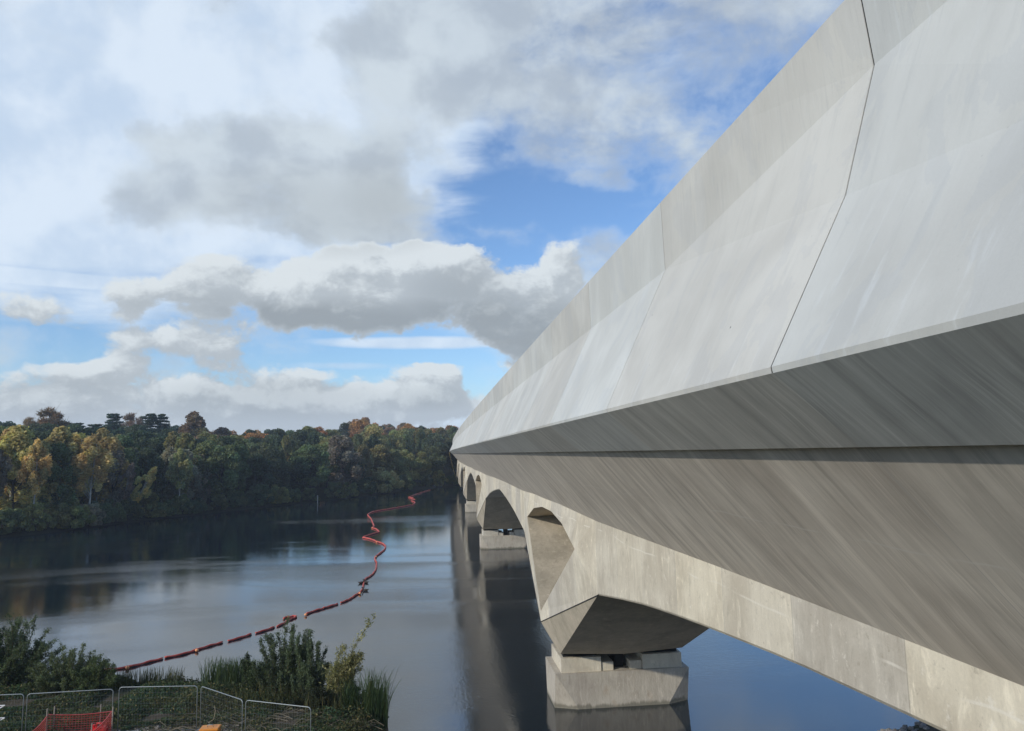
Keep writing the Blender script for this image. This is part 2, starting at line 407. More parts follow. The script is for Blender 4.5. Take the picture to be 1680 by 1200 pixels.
piers = [PC + SP*i for i in range(-1, 6)]
def dpier(y): return min(abs(y-p) for p in piers)
def wtop(y):
    d = dpier(y); return -2.50 - .20*max(0, 1 - d/24.)
# deck slab with wings
ys = list(np.arange(-18, END, 3.02))
vs = []; fs = []
for y in ys:
    zt = wtop(y)
    pr = [(3.83, -.02), (6.04, zt), (2*CXL-6.04, zt), (2*CXL-3.83, -.02), (2*CXL-3.83, .3), (3.83, .3)]
    vs += [bend((a, y, b_)) for a, b_ in pr]
k = 6
for i in range(len(ys)-1):
    for j in range(k): fs.append((i*k+j, i*k+(j+1)%k, (i+1)*k+(j+1)%k, (i+1)*k+j))
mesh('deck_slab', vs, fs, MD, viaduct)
# spans of the box girder between the V piers
for p0, p1 in zip([None]+piers[:-1], piers):
    if p0 is None: continue
    ya, yb = p0+11.1, p1-11.1
    ya2 = max(ya, -17.)
    yy = sorted(set([ya2, yb] + list(np.arange(ya2, yb, 1.2))))
    vs = []; fs = []
    for y in yy:
        zb = arch(dpier(y)); zt = wtop(y)+.05
        vs += [bend(v) for v in [(6.04, y, zt), (6.04, y, zb+.06), (6.09, y, zb), (2*CXL-6.09, y, zb), (2*CXL-6.04, y, zb+.06), (2*CXL-6.04, y, zt)]]
    for i in range(len(yy)-1):
        for j in range(6): fs.append((i*6+j, i*6+(j+1)%6, (i+1)*6+(j+1)%6, (i+1)*6+j))
    mesh('box_girder_span', vs, fs, MW, viaduct)
# V piers
def vpier(yc, top_only=False):
    V = []; Fc = []
    def add(p):
        V.append((p[0], yc+p[1], p[2])); return len(V)-1
    half = [(-11.1, -5.31)]
    zt = -2.62
    L = {}
    L['T'] = [(6.04, d, -2.50-.20*(1-abs(d)/24.)+.05) for d in (-11.1, -4.2, -1.2, 1.2, 4.2, 11.1)]
    L['T'] = [L['T'][0]] + [(5.86, b_, -2.36) for a, b_, c in L['T'][1:5]] + [L['T'][5]]
    L['K-'] = (6.04, -11.1, -5.31); L['K+'] = (6.04, 11.1, -5.31)
    L['H'] = [(5.68, -8.7, -3.93), (5.74, -5.5, -3.22), (5.78, -2.3, -2.92), (5.78, 0.8, -2.92), (5.76, 4.0, -3.22), (5.70, 6.6, -3.93)]
    L['hb'] = (5.47, 0, -8.13); L['P'] = (5.46, 0, -8.66)
    L['B-'] = (6.2, -1.35, -9.93); L['B+'] = (6.2, 1.35, -9.93)
    idx = {}
    for side in (0, 1):
        f = (lambda p: p) if side == 0 else mir
        idx[side] = dict(T=[add(f(p)) for p in L['T']], Km=add(f(L['K-'])), Kp=add(f(L['K+'])), H=[add(f(p)) for p in L['H']],
                         hb=add(f(L['hb'])), P=add(f(L['P'])), Bm=add(f(L['B-'])), Bp=add(f(L['B+'])))
        i = idx[side]; T, H = i['T'], i['H']
        fs = [(T[0], i['Km'], H[0]), (T[0], H[0], H[1], T[1]), (T[1], H[1], H[2], T[2]), (T[2], H[2], H[3], T[3]), (T[3], H[3], H[4], T[4]),
              (T[4], H[4], H[5], T[5]), (T[5], H[5], i['Kp']), (i['Km'], i['P'], i['hb'], H[0]), (i['Kp'], H[5], i['hb'], i['P'])]
        fs2 = [(i['Km'], i['Bm'], i['P']), (i['P'], i['Bm'], i['Bp']), (i['P'], i['Bp'], i['Kp'])]
        Fc += fs + fs2
    a, b = idx[0], idx[1]
    for h0, h1 in list(zip([a['hb']]+a['H'], a['H']+[a['hb']])):
        m0 = h0 + (b['hb']-a['hb']); m1 = h1 + (b['hb']-a['hb'])
        Fc.append((h0, h1, m1, m0))
    km = add((CXL, -11.25, -5.36)); bm = add((CXL, -1.75, -9.98)); kp = add((CXL, 11.25, -5.36)); bp = add((CXL, 1.75, -9.98))
    Fc += [(a['Km'], km, bm, a['Bm']), (km, b['Km'], b['Bm'], bm), (a['Kp'], a['Bp'], bp, kp), (kp, bp, b['Bp'], b['Kp']),
           (a['Bm'], bm, b['Bm'], b['Bp'], bp, a['Bp'])]
    vo = mesh('v_shaped_pier', [bend(v) for v in V], Fc, MW, viaduct); vo.data.materials.append(MW2)
    for k_, po in enumerate(vo.data.polygons):
        if k_ >= 24 or k_ in (9, 10, 11, 21, 22, 23): po.material_index = 1
    # dark strip standing in for the shadow line between upper leg and lower taper
    s = MB()
    for K in (L['K-'], L['K+']):
        A = Vector((K[0]-.004, yc+K[1], K[2]-.0)); B_ = Vector((L['P'][0]-.004, yc, L['P'][2]))
        A = Vector(bend(A)); B_ = Vector(bend(B_))
        s.tube([A, B_], .022, 5)
    s.build('shadow_line_strip', MSTEEL, viaduct)
for p in piers: vpier(p)

# pier bases, standing in the lake (things of their own)
WZ = -12.5
names = ['second pier base out from the bank, smaller, under the second V pier', 'third pier base, small and far out under the viaduct']
def pier_base(yc, label):
    cx = bend((CXL-.05, yc, 0))[0]
    root = empty('pier_base', (cx, yc, WZ), label, 'pier base', 'concrete bases under the viaduct piers')
    hx, hy, zt, zb = 3.36, 1.6, -10.82, -13.6
    c = .95; bx, by = 3.36+.02, 1.6+.02
    tv = [(-hx,-hy),(hx,-hy),(hx,hy),(-hx,hy)]
    V = [(cx+a, yc+b_, zt) for a, b_ in tv]
    cc = [((-bx, -by+.45), (-bx+c*1.15, -by)), ((bx-c*1.15, -by), (bx, -by+.45)), ((bx, by-.45), (bx-c*1.15, by)), ((-bx+c*1.15, by), (-bx, by-.45))]
    wz = -12.45; wzb = zb
    for pr in cc:
        for a, b_ in pr: V.append((cx+a, yc+b_, wz))
    for pr in cc:
        for a, b_ in pr: V.append((cx+a, yc+b_, wzb))
    Fc = [(0,1,2,3)]
    for i in range(4):
        a, b_ = 4+2*i, 5+2*i
        Fc.append((i, a, b_))
        nx = (i+1) % 4
        Fc.append((i, b_, 4+2*nx, nx))
        Fc.append((a, a+8, b_+8, b_)); Fc.append((b_, b_+8, 4+2*nx+8, 4+2*nx))
    mesh('base_block', V, Fc, MBASE, root)
    for sx in (-1, 1):
        m = MB(); x0 = cx+sx*2.05
        m.box((x0-1.0, yc-1.45, -10.83), (x0+1.0, yc+1.45, -10.13))
        m.build('bearing_plinth', MW, root)
        m = MB(); m.box((x0-.85, yc-1.2, -10.14), (x0+.85, yc+1.2, -9.90)); m.build('bearing', MSTEEL, root)
        m = MB(); m.box((cx+sx*.72-.3, yc-1.38, -10.83), (cx+sx*.72+.3, yc+1.3, -10.42)); m.build('bearing_plinth', MW, root)
    m = MB(); m.box((cx-.22, yc-.9, -10.83), (cx+.22, yc+.9, -9.9)); m.build('shear_key', MSTEEL, root)
    return root
lab = ['concrete pier base behind the bank', 'large rough concrete pier base standing in the lake, nearest and biggest of the bases',
       'pier base seen under the first arch of the viaduct, second out from the bank', 'small pale pier base third out along the viaduct',
       'fourth pier base, tiny in the distance', 'fifth pier base near the far shore', 'last pier base at the far shore']
for i, p in enumerate(piers):
    if 0 < i < 4: pier_base(p, lab[i])

# ------------------------------------------------------------------ water and land
def M_water():
    m, g, b = mat_base('lake_water', .04, .5)
    b.inputs['Base Color'].default_value = (.006, .014, .021, 1); b.inputs['IOR'].default_value = 2.35
    pos = g.n.new('ShaderNodeNewGeometry').outputs['Position']
    a = g.noise(g.v('MULTIPLY', pos, (1.0, 1.5, 1)), 2.6, 5, .6, .3)
    b2 = g.noise(g.v('MULTIPLY', pos, (1, 1.6, 1)), .45, 3, .5)
    patch = g.ss(g.noise(g.v('MULTIPLY', pos, (.35, 1.0, 1)), .045, 4, .6, .6), .44, .72, .12, 1.0)
    c3 = g.noise(g.v('MULTIPLY', pos, (1.0, 1.7, 1)), 6.5, 3, .6, .2)
    h = g.m('MULTIPLY', g.m('ADD', g.m('ADD', a, g.m('MULTIPLY', c3, .6)), g.m('MULTIPLY', b2, .45)), patch)
    bump(g, b, h, 1.0, .022)
    rg = g.lin(patch, .12, 1.0, .01, .04)
    g.l.new(rg, b.inputs['Roughness'])
    return m
def sdist(P, poly):
    """signed distance to polygon, positive inside"""
    P = np.asarray(P); d = np.full(len(P), 1e9); ins = np.zeros(len(P), bool)
    n = len(poly)
    for i in range(n):
        a = np.array(poly[i]); b_ = np.array(poly[(i+1) % n]); e = b_-a
        t = np.clip(((P-a)@e)/(e@e), 0, 1); q_ = P-(a+t[:, None]*e); d = np.minimum(d, np.hypot(q_[:, 0], q_[:, 1]))
        cnd = ((a[1] > P[:, 1]) != (b_[1] > P[:, 1])) & (P[:, 0] < (b_[0]-a[0])*(P[:, 1]-a[1])/((b_[1]-a[1]) or 1e-9)+a[0])
        ins ^= cnd
    return np.where(ins, d, -d)
FAR = [(-420, 40), (-220, 84), (-130, 108), (-85, 126), (-71.3, 132.8), (-63, 147), (-59, 162), (-45, 185), (-34, 207), (-20, 231), (-2, 268), (10, 292), (34, 318), (90, 345), (150, 330)]
NEAR = [(150, 40), (60, 35), (25, 33.2), (19, 31.5), (14, 26), (6, 24), (1, 25.5), (-1.2, 30), (-1.9, 34.5), (-2.2, 37.2), (-4.6, 39.8), (-9, 43), (-12, 44.2), (-18.6, 46), (-25, 48.5), (-60, 50), (-220, 36), (-420, -60)]
LAKE = FAR + NEAR
rs = np.random.RandomState(3)
def vnoise(P, s, seed=0):
    P = np.asarray(P)/s; i = np.floor(P).astype(int); f = P-i; f = f*f*(3-2*f)
    def h(a, b_): 
        v = np.sin(a*127.1+b_*311.7+seed*74.7)*43758.5453; return v-np.floor(v)
    return (h(i[:,0],i[:,1])*(1-f[:,0])+h(i[:,0]+1,i[:,1])*f[:,0])*(1-f[:,1]) + (h(i[:,0],i[:,1]+1)*(1-f[:,0])+h(i[:,0]+1,i[:,1]+1)*f[:,0])*f[:,1]
def height(P):
    P = np.asarray(P, float); d = -sdist(P, LAKE)      # positive on land
    near = P[:, 1] < 70 + np.maximum(0, -P[:, 0])*.05
    z = np.where(d < 0, np.maximum(WZ-3.5, WZ + d*.35), 0)
    hill = WZ + .25 + np.clip(d, 0, 6)*.12 + (19 - 5.5*np.clip((-20-P[:, 0])/50., 0, 1))*(1-np.exp(-np.maximum(d-8, 0)/90.)) + 4*(vnoise(P, 60)-.5)*np.clip(d/60, 0, 1)
    bank = WZ + .7*(1-np.exp(-np.maximum(d, 0)/2.2)) + .25*(vnoise(P, 2.5)-.4)*np.clip(d/2, 0, 1) + .1*(vnoise(P, .8)-.5)*np.clip(d/2, 0, 1)
    bank = bank + np.clip((P[:, 0]-14)*.05, 0, 1)*np.clip(d/3, 0, 1)*1.0
    bank = bank + 26*np.clip((-45-P[:, 1])/60., 0, 1) + 22*np.clip((P[:, 0]-160)/80., 0, 1)  # unseen rises behind and to the right, added to block low sky light
    return np.where(d < 0, z, np.where(near, bank, hill))
def hz_at(x, y): return float(height([(x, y)])[0])
gx = np.unique(np.concatenate([np.arange(-420, -34, 8), np.arange(-34, 34, .7), np.arange(34, 150, 6), np.arange(150, 900, 40), [-900, -600]]))
gy = np.unique(np.concatenate([np.arange(-200, 16, 12), np.arange(16, 56, .7), np.arange(56, 420, 7), np.arange(420, 1600, 60)]))
XX, YY = np.meshgrid(gx, gy); P2 = np.stack([XX.ravel(), YY.ravel()], 1); ZZ = height(P2)
nx = len(gx)
fs = [(j*nx+i, j*nx+i+1, (j+1)*nx+i+1, (j+1)*nx+i) for j in range(len(gy)-1) for i in range(nx-1)]
def M_ground():
    m, g, b = mat_base('bank_earth', .95, .1)
    pos = g.n.new('ShaderNodeNewGeometry').outputs['Position']
    n = g.noise(pos, .8, 8, .65); n2 = g.noise(pos, 14, 6, .75)
    c = g.mix(g.ss(n, .4, .6), (.045, .055, .025), (.13, .105, .075))
    c = g.mix(g.ss(n2, .5, .7), c, (.17, .15, .12)); c = g.mix(g.ss(n2, .45, .3), c, (.02, .022, .015))
    X, Y, Z = g.sep(pos)[:]
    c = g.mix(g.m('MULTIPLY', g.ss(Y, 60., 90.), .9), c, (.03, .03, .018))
    g.l.new(c, b.inputs['Base Color']); bump(g, b, n2, 1, .12)
    return m
tag(mesh('ground', np.column_stack([P2, ZZ]).tolist(), fs, M_ground(), smooth=True), 'earth banks and wooded hillside around the lake', 'ground', kind='structure')
wv = [(-900, -100, WZ), (900, -100, WZ), (900, 900, WZ), (-900, 900, WZ)]
tag(mesh('water', wv, [(0, 1, 2, 3)], M_water()), 'dark rippled lake water reflecting the cloudy sky', 'lake', kind='structure')

# ------------------------------------------------------------------ foliage helpers
def M_leaf(name, tr=.25, rough=.7):
    m, g, b = mat_base(name, rough, .25)
    oc = g.n.new('ShaderNodeObjectInfo').outputs['Color']
    at_ = g.n.new('ShaderNodeAttribute'); at_.attribute_name = 'tone'
    t = at_.outputs['Color']
    c = g.mix(1.0, oc, t, 'MULTIPLY')
    g.l.new(c, b.inputs['Base Color'])
    tb = g.n.new('ShaderNodeBsdfTranslucent'); g.l.new(g.mix(1.0, c, (1.25, 1.3, .9), 'MULTIPLY'), tb.inputs[0])
    ms = g.n.new('ShaderNodeMixShader'); ms.inputs[0].default_value = .38
    g.l.new(b.outputs[0], ms.inputs[1]); g.l.new(tb.outputs[0], ms.inputs[2])
    g.l.new(ms.outputs[0], g.n['Material Output'].inputs[0])
    return m
MLEAF = M_leaf('leaf_surface')
MBARK = plain('grey_brown_bark', (.075, .062, .05), .9, var=.35, scale=3)
MBIRCH = plain('white_birch_bark', (.42, .40, .36), .8, var=.35, scale=1.5)
def leafmesh(name, cen, nrm_spread, size, tone, aspect=1.6, seed=0, dirs=None):
    """cen Nx3, one quad (rhombus) leaf spray for each centre; tone Nx3"""
    r = np.random.RandomState(seed); n = len(cen)
    a = r.normal(size=(n, 3)); 
    if dirs is not None: a = dirs + a*nrm_spread
    a /= np.linalg.norm(a, axis=1)[:, None]
    b_ = r.normal(size=(n, 3)); b_ -= (b_*a).sum(1)[:, None]*a; b_ /= np.linalg.norm(b_, axis=1)[:, None]
    sz = size*(r.uniform(.6, 1.4, n))[:, None]
    A = a*sz*aspect*.5; B_ = b_*sz*.5
    vs = np.stack([cen-A, cen+B_-A*.1, cen+A, cen-B_-A*.1], 1).reshape(-1, 3)
    me = bpy.data.meshes.new(name)
    me.vertices.add(4*n); me.vertices.foreach_set('co', vs.astype(np.float32).ravel())
    me.loops.add(4*n); me.loops.foreach_set('vertex_index', np.arange(4*n, dtype=np.int32))
    me.polygons.add(n); me.polygons.foreach_set('loop_start', np.arange(0, 4*n, 4, dtype=np.int32))
    me.update(calc_edges=True)
    ca = me.color_attributes.new('tone', 'FLOAT_COLOR', 'POINT')
    col = np.ones((n, 4)); col[:, :3] = tone
    ca.data.foreach_set('color', np.repeat(col, 4, 0).astype(np.float32).ravel())
    return me
def meshdata(name, mb, mat):
    me = bpy.data.meshes.new(name); me.from_pydata(mb.v, [], mb.f); me.update()
    me.polygons.foreach_set('use_smooth', [True]*len(me.polygons)); me.materials.append(mat); return me
def crown_points(r, clumps, n, shell=.55):
    """clumps: list of (c, rad) ; leaves around each clump"""
    c = np.array([k[0] for k in clumps]); rad = np.array([k[1] for k in clumps])
    w = rad.min(1)**2; w = w/w.sum()
    idx = r.choice(len(c), n, p=w)
    d = r.normal(size=(n, 3)); d /= np.linalg.norm(d, axis=1)[:, None]
    rr = (shell + (1-shell)*r.uniform(0, 1, n)**.6)[:, None]*r.uniform(.85, 1.12, n)[:, None]
    return c[idx] + d*rr*rad[idx], idx, d
def proto(kind, seed):
    """unit-built tree, natural size; returns (height, crown mesh, trunk mesh)"""
    r = np.random.RandomState(seed); mb = MB(); bark = MBARK
    cl = []
    if kind == 'round':
        H = 15.; 
        for i in range(46):
            th = r.uniform(0, 2*math.pi); v = r.uniform(0, 1)**.8; z = 3+11.2*v
            wid = 5.6*math.sin(math.pi*min(1, (v*.78+.17)))**.7
            rr = wid*math.sqrt(r.uniform(.15, 1))*.82; s = r.uniform(1.1, 2.0)
            cl.append(((rr*math.cos(th), rr*math.sin(th), z), (s*1.15, s*1.15, s*.85)))
        N, size, asp = 13000, .40, 1.4; trunk_r = .32; th_top = 9.
    elif kind == 'tall':
        H = 17.
        for i in range(52):
            th = r.uniform(0, 2*math.pi); v = r.uniform(0, 1); z = 2+14*v
            wid = 3.6*(math.sin(math.pi*(v*.85+.12)))**.8
            rr = wid*math.sqrt(r.uniform(.05, 1)); s = r.uniform(.7, 1.35)
            cl.append(((rr*math.cos(th), rr*math.sin(th), z), (s*.9, s*.9, s*1.5)))
        N, size, asp = 11000, .36, 1.6; trunk_r = .24; th_top = 13.
    elif kind == 'birch':
        H = 16.; bark = MBIRCH
        for i in range(34):
            th = r.uniform(0, 2*math.pi); v = r.uniform(0, 1)**.7; z = 6.5+9.2*v
            wid = 2.3*(math.sin(math.pi*(v*.85+.12)))
            rr = wid*math.sqrt(r.uniform(.05, 1)); s = r.uniform(.5, .95)
            cl.append(((rr*math.cos(th), rr*math.sin(th), z-.3), (s*.8, s*.8, s*1.7)))
        N, size, asp = 6500, .26, 1.6; trunk_r = .13; th_top = 15.
    elif kind == 'pine':
        H = 19.
        for i in range(15):
            z = 5+13.4*i/14; w = 4.9*(1-((z-5)/15.5))**.75+.5
            m_ = r.randint(4, 7)
            for k_ in range(m_):
                th = r.uniform(0, 2*math.pi); L_ = w*r.uniform(.45, 1)
                for t in np.linspace(.35, 1, 3):
                    cl.append(((L_*t*math.cos(th), L_*t*math.sin(th), z+.35*t*r.uniform(-.6, 1)), (1.0, 1.0, .28)))
                mb.tube([(0, 0, z-.4), (L_*.9*math.cos(th), L_*.9*math.sin(th), z)], [.09, .03], 4, False)
        N, size, asp = 13000, .32, 1.8; trunk_r = .3; th_top = 18.
    elif kind == 'bare':
        H = 16.
        for i in range(40):
            th = r.uniform(0, 2*math.pi); v = r.uniform(.1, 1); z = 5.5+10*v
            wid = 5.*math.sin(math.pi*(v*.75+.2)); rr = wid*math.sqrt(r.uniform(.1, 1))
            cl.append(((rr*math.cos(th), rr*math.sin(th), z), (1.2, 1.2, 1.0)))
        N, size, asp = 5200, .17, 7.0; trunk_r = .34; th_top = 10.
    elif kind == 'shrub':
        H = 6.
        for i in range(40):
            th = r.uniform(0, 2*math.pi); v = r.uniform(0, 1); z = .3+5.0*v
            wid = 3.9*math.cos(v*1.35)**.6; rr = wid*math.sqrt(r.uniform(.1, 1)); s = r.uniform(.55, 1.05)
            cl.append(((rr*math.cos(th), rr*math.sin(th), z), (s, s, s)))
        N, size, asp = 9500, .27, 1.9; trunk_r = .10; th_top = 3.
    pts, idx, d = crown_points(r, cl, N, .35 if kind in ('bare', 'birch') else .55)
    pts[:, 2] = np.maximum(pts[:, 2], .1)
    ct = r.uniform(.72, 1.25, len(cl))[idx]*r.uniform(.7, 1.3, N)
    hue = (r.uniform(-.13, .13, len(cl))[idx] + r.uniform(-.08, .08, N))
    tone = np.stack([ct*(1+hue), ct, ct*(1-hue*.5)], 1)
    crown = leafmesh(kind+'_crown', pts, .9, size, tone, asp, seed, dirs=np.cross(d, r.normal(size=(N, 3))) if kind != 'bare' else d*1.0+np.array([0, 0, .8]))
    crown.materials.append(MLEAF)
    # trunk and limbs
    bend_ = r.uniform(-.6, .6, 2)
    tp = [(bend_[0]*(t**2)*1.3, bend_[1]*(t**2)*1.3, -.6+(th_top+.6)*t) for t in np.linspace(0, 1, 7)]
    mb.tube(tp, [trunk_r*(1.25-1.1*t) for t in np.linspace(0, 1, 7)], 8)
    if kind != 'pine':
        for c, s in cl[::2 if kind != 'bare' else 1]:
            z0 = max(.8 if kind == 'shrub' else 2.2, min(th_top*.95, c[2]*r.uniform(.45, .75))); t = (z0+.6)/(th_top+.6)
            a = Vector((bend_[0]*t*t*1.3, bend_[1]*t*t*1.3, z0)); e = Vector(c); mid = a.lerp(e, .5)+Vector((0, 0, -.25*abs(e.z-a.z)*.4))
            mb.tube([a, mid, e], [trunk_r*.38*(1-.5*t), trunk_r*.22, trunk_r*.08], 5, False)
            if kind == 'bare':
                for q_ in range(5):
                    e2 = e+Vector(r.normal(size=3)*1.1)+Vector((0, 0, .7)); mb.tube([mid.lerp(e, r.uniform(.3, .9)), e2], [trunk_r*.1, .015], 4, False)
    return H, crown, meshdata(kind+'_trunk', mb, bark)
PROT = {}
for kind, seeds in dict(round=(1, 2, 3), tall=(11, 12), birch=(21, 22), pine=(31, 32), bare=(41,), shrub=(51, 52)).items():
    PROT[kind] = [proto(kind, s) for s in seeds]
trng = random.Random(77)
def tree(kind, x, y, h, col, label, group=None, name=None, lean=None, cat='tree', wide=1., bark=None):
    H, cm, tm = trng.choice(PROT[kind])
    nm = name or dict(round='broadleaf_tree', tall='broadleaf_tree', birch='birch_tree', pine='pine_tree', bare='bare_tree', shrub='waterside_shrub')[kind]
    if x < -55 and kind != 'shrub' and h > 15: h -= 1.2
    o = empty(nm, (x, y, hz_at(x, y)-.05), label, cat, group)
    s = h/H
    o.scale = (s*wide*trng.uniform(.92, 1.1), s*wide*trng.uniform(.92, 1.1), s); o.rotation_euler = (0, 0, trng.uniform(0, 6.28))
    if lean: o.rotation_euler = (0, lean, 0)
    for n_, me in (('crown', cm), ('trunk', tm)):
        c = bpy.data.objects.new(n_, me); COL.objects.link(c); c.parent = o
        c.color = (*col, 1)
    return o
# colours (linear albedo)
DKG, MDG, OLV, PAL, YEL, RUS, BRN, PIN, GRB = (.056,.074,.040), (.092,.110,.052), (.165,.155,.065), (.22,.225,.10), (.34,.275,.12), (.28,.15,.06), (.17,.11,.065), (.036,.058,.042), (.20,.165,.125)
CN = {DKG: 'dark green', MDG: 'mid green', OLV: 'olive', PAL: 'pale green', YEL: 'yellow', RUS: 'rust orange', BRN: 'brown', GRB: 'grey brown'}
def jit(c, a=.18):
    c = tuple(v*1.5 for v in c)
    k = trng.uniform(1-a, 1+a); return tuple(v*k*trng.uniform(.93, 1.07) for v in c)
def shore_pt(px, back):
    """point 'back' metres behind the far shoreline, in the direction of a picture column"""
    d = ray(px, 745); d.z = 0; d.normalize()
    best = None
    for i in range(len(FAR)-1):
        a = Vector((*FAR[i], 0)); b_ = Vector((*FAR[i+1], 0)); e = b_-a
        den = d.x*e.y-d.y*e.x
        if abs(den) < 1e-9: continue
        t = (a.x*e.y-a.y*e.x)/den; u = (a.x*d.y-a.y*d.x)/den
        if 0 <= u <= 1 and t > 0 and (best is None or t < best[0]):
            best = (t, Vector((-e.y, e.x, 0)).normalized())
    t, nrm = best
    if nrm.dot(d) < 0: nrm = -nrm
    k = back/max(.25, nrm.dot(d))
    return d.x*(t+k), d.y*(t+k), t+k
USED = []
def put(kind, px, back, h, col, label=None, group=None, **kw):
    if back > 70 and kind == 'round':
        if px > 670: h *= 1-min(.5, (px-670)/90*.42)
        elif px < 560: h -= 1.8
        elif back > 100: h += 2.2
    x, y, dist = shore_pt(px, back); USED.append((x, y))
    cn = CN.get(col, 'dark'); 
    if label is None:
        if kind == 'shrub': label = cn+' bushy shrub leaning over the water along the far shore'; group = cn+' shrubs along the far shore'
        else:
            nm = {'round': 'round crowned', 'tall': 'tall narrow', 'birch': 'thin birch', 'pine': 'dark layered pine', 'bare': 'leafless'}[kind]
            where = 'behind the far shore of the lake' if back < 45 else 'on the wooded hill beyond the lake'
            label = f'{cn} {nm} tree {where}' if kind != 'pine' else f'dark layered pine tree {where}'
            group = label.replace(' tree ', ' trees ')
    return tree(kind, x, y, h, jit(col), label, group, **kw)
# --- shoreline trees with a look of their own
put('birch', 296, 2.5, 15.5, PAL, 'pale green birch with a straight thin white trunk at the far waterline', wide=1.25)
put('birch', 302, 5, 12.5, OLV, 'shorter olive birch beside the straight white trunked birch')
put('birch', 208, 3, 11.5, YEL, 'birch leaning right over the shore with a small bright yellow crown', lean=.5, wide=1.1)
put('birch', 198, 4, 11, GRB, 'grey brown birch with thin pale trunk left of the yellow crowned one', lean=.2)
put('birch', 60, 4, 17, YEL, 'yellow birch with slender trunk, leftmost birch on the far shore', wide=1.2)
put('birch', 150, 3.5, 17.5, YEL, 'golden birch at the right end of the yellow trees', wide=1.5)
put('birch', 128, 6, 18, YEL, 'tall yellow birch in the middle of the yellow trees', wide=1.5)
put('tall', 25, 9, 18.5, YEL, 'broad olive yellow tree at the left end of the far shore', wide=1.3)
put('tall', 95, 9, 18.5, YEL, 'yellow leaved tree rising above brown twigs on the far shore', wide=1.3)
put('tall', 165, 10, 18.5, YEL, 'orange yellow pointed tree above the shore', wide=1.0)
put('bare', 78, 95, 20, BRN, 'bare spreading tree standing above the skyline at the left', wide=1.1)
put('bare', 48, 110, 17, BRN, 'smaller bare tree at the left end of the skyline')
put('bare', 214, 95, 20, BRN, 'bare crowned tree on the skyline between two pines')
put('tall', 318, 90, 21, BRN, 'brown loose crowned tree poking above the skyline', wide=1.5)
put('pine', 184, 80, 19.5, PIN, 'dark pine with layered limbs, left of the bare crown on the skyline', wide=1.1)
put('pine', 243, 85, 20.5, PIN, 'dark tiered pine, left one of the close pair on the skyline')
put('pine', 262, 85, 20.5, PIN, 'dark tiered pine, right one of the close pair on the skyline')
put('pine', 150, 75, 16.5, PIN, 'dark spreading pine at the left of the skyline pines', wide=1.4)
put('pine', 120, 75, 16.5, PIN, 'broad dark pine beside the bare tree on the skyline', wide=1.4)
put('round', 33, 120, 14, PIN, 'blackish green round tree low on the left skyline')
put('round', 345, 60, 13, RUS, 'small rust red tree below the skyline near the middle of the wood')
put('shrub', 625, 3, 8.5, PAL, 'pale rounded willow shrub at the waters edge before dark trees', wide=1.25)
put('tall', 560, 8, 18, GRB, 'feathery grey brown tree among dark green trees', wide=1.5)
put('round', 612, 22, 20, PAL, 'large yellow green tree in front of the rusty hilltop', wide=1.0)
put('tall', 598, 120, 22, RUS, 'narrow rusty tree breaking the top of the hill')
put('tall', 655, 14, 17, OLV, 'olive tree right of the pale willow shrub')
# --- rows
def row(px0, px1, step, back, jb, kinds, hs, cols):
    px = px0
    while px < px1:
        x = px+trng.uniform(-.3, .3)*step; bk = back+trng.uniform(-jb, jb)
        k = trng.choice(kinds)
        put(k, x, max(1.2, bk), trng.uniform(*hs), trng.choice(cols(x)))
        px += step
row(-60, 760, 30, 2.2, 1, ['shrub'], (3.5, 6), lambda x: [MDG, OLV, GRB] if x < 190 else [DKG, MDG, MDG, OLV])
row(-60, 190, 27, 8, 3, ['tall', 'birch', 'tall'], (14, 17.5), lambda x: [OLV, YEL, GRB, GRB, MDG])
row(185, 735, 23, 8, 3, ['tall', 'round', 'round'], (12, 15.5), lambda x: [DKG, DKG, MDG, MDG, OLV] if x > 350 else [MDG, GRB, DKG])
row(-60, 745, 24, 20, 5, ['round', 'tall'], (14, 17.5), lambda x: [DKG, MDG, OLV] if x > 180 else [OLV, MDG, YEL])
row(-60, 750, 23, 36, 6, ['round'], (14, 17), lambda x: [DKG, MDG, DKG, OLV])
row(-50, 760, 24, 58, 7, ['round'], (14, 17), lambda x: [PIN, PIN, DKG] if x < 300 else [DKG, MDG, BRN, RUS, OLV])
row(-40, 770, 24, 82, 8, ['round'], (14, 18), lambda x: [PIN, DKG] if x < 290 else [BRN, RUS, DKG, YEL, OLV] if x < 560 else [BRN, DKG, RUS, BRN])
row(-30, 780, 26, 108, 9, ['round'], (14, 17.5), lambda x: [DKG, PIN] if x < 290 else [BRN, DKG, RUS, OLV] if x < 560 else [BRN, DKG, BRN])
row(300, 800, 26, 138, 9, ['round'], (14, 18), lambda x: [DKG, BRN, RUS] if x < 700 else [BRN, DKG])
row(560, 830, 30, 170, 9, ['round'], (13, 17), lambda x: [DKG, BRN])

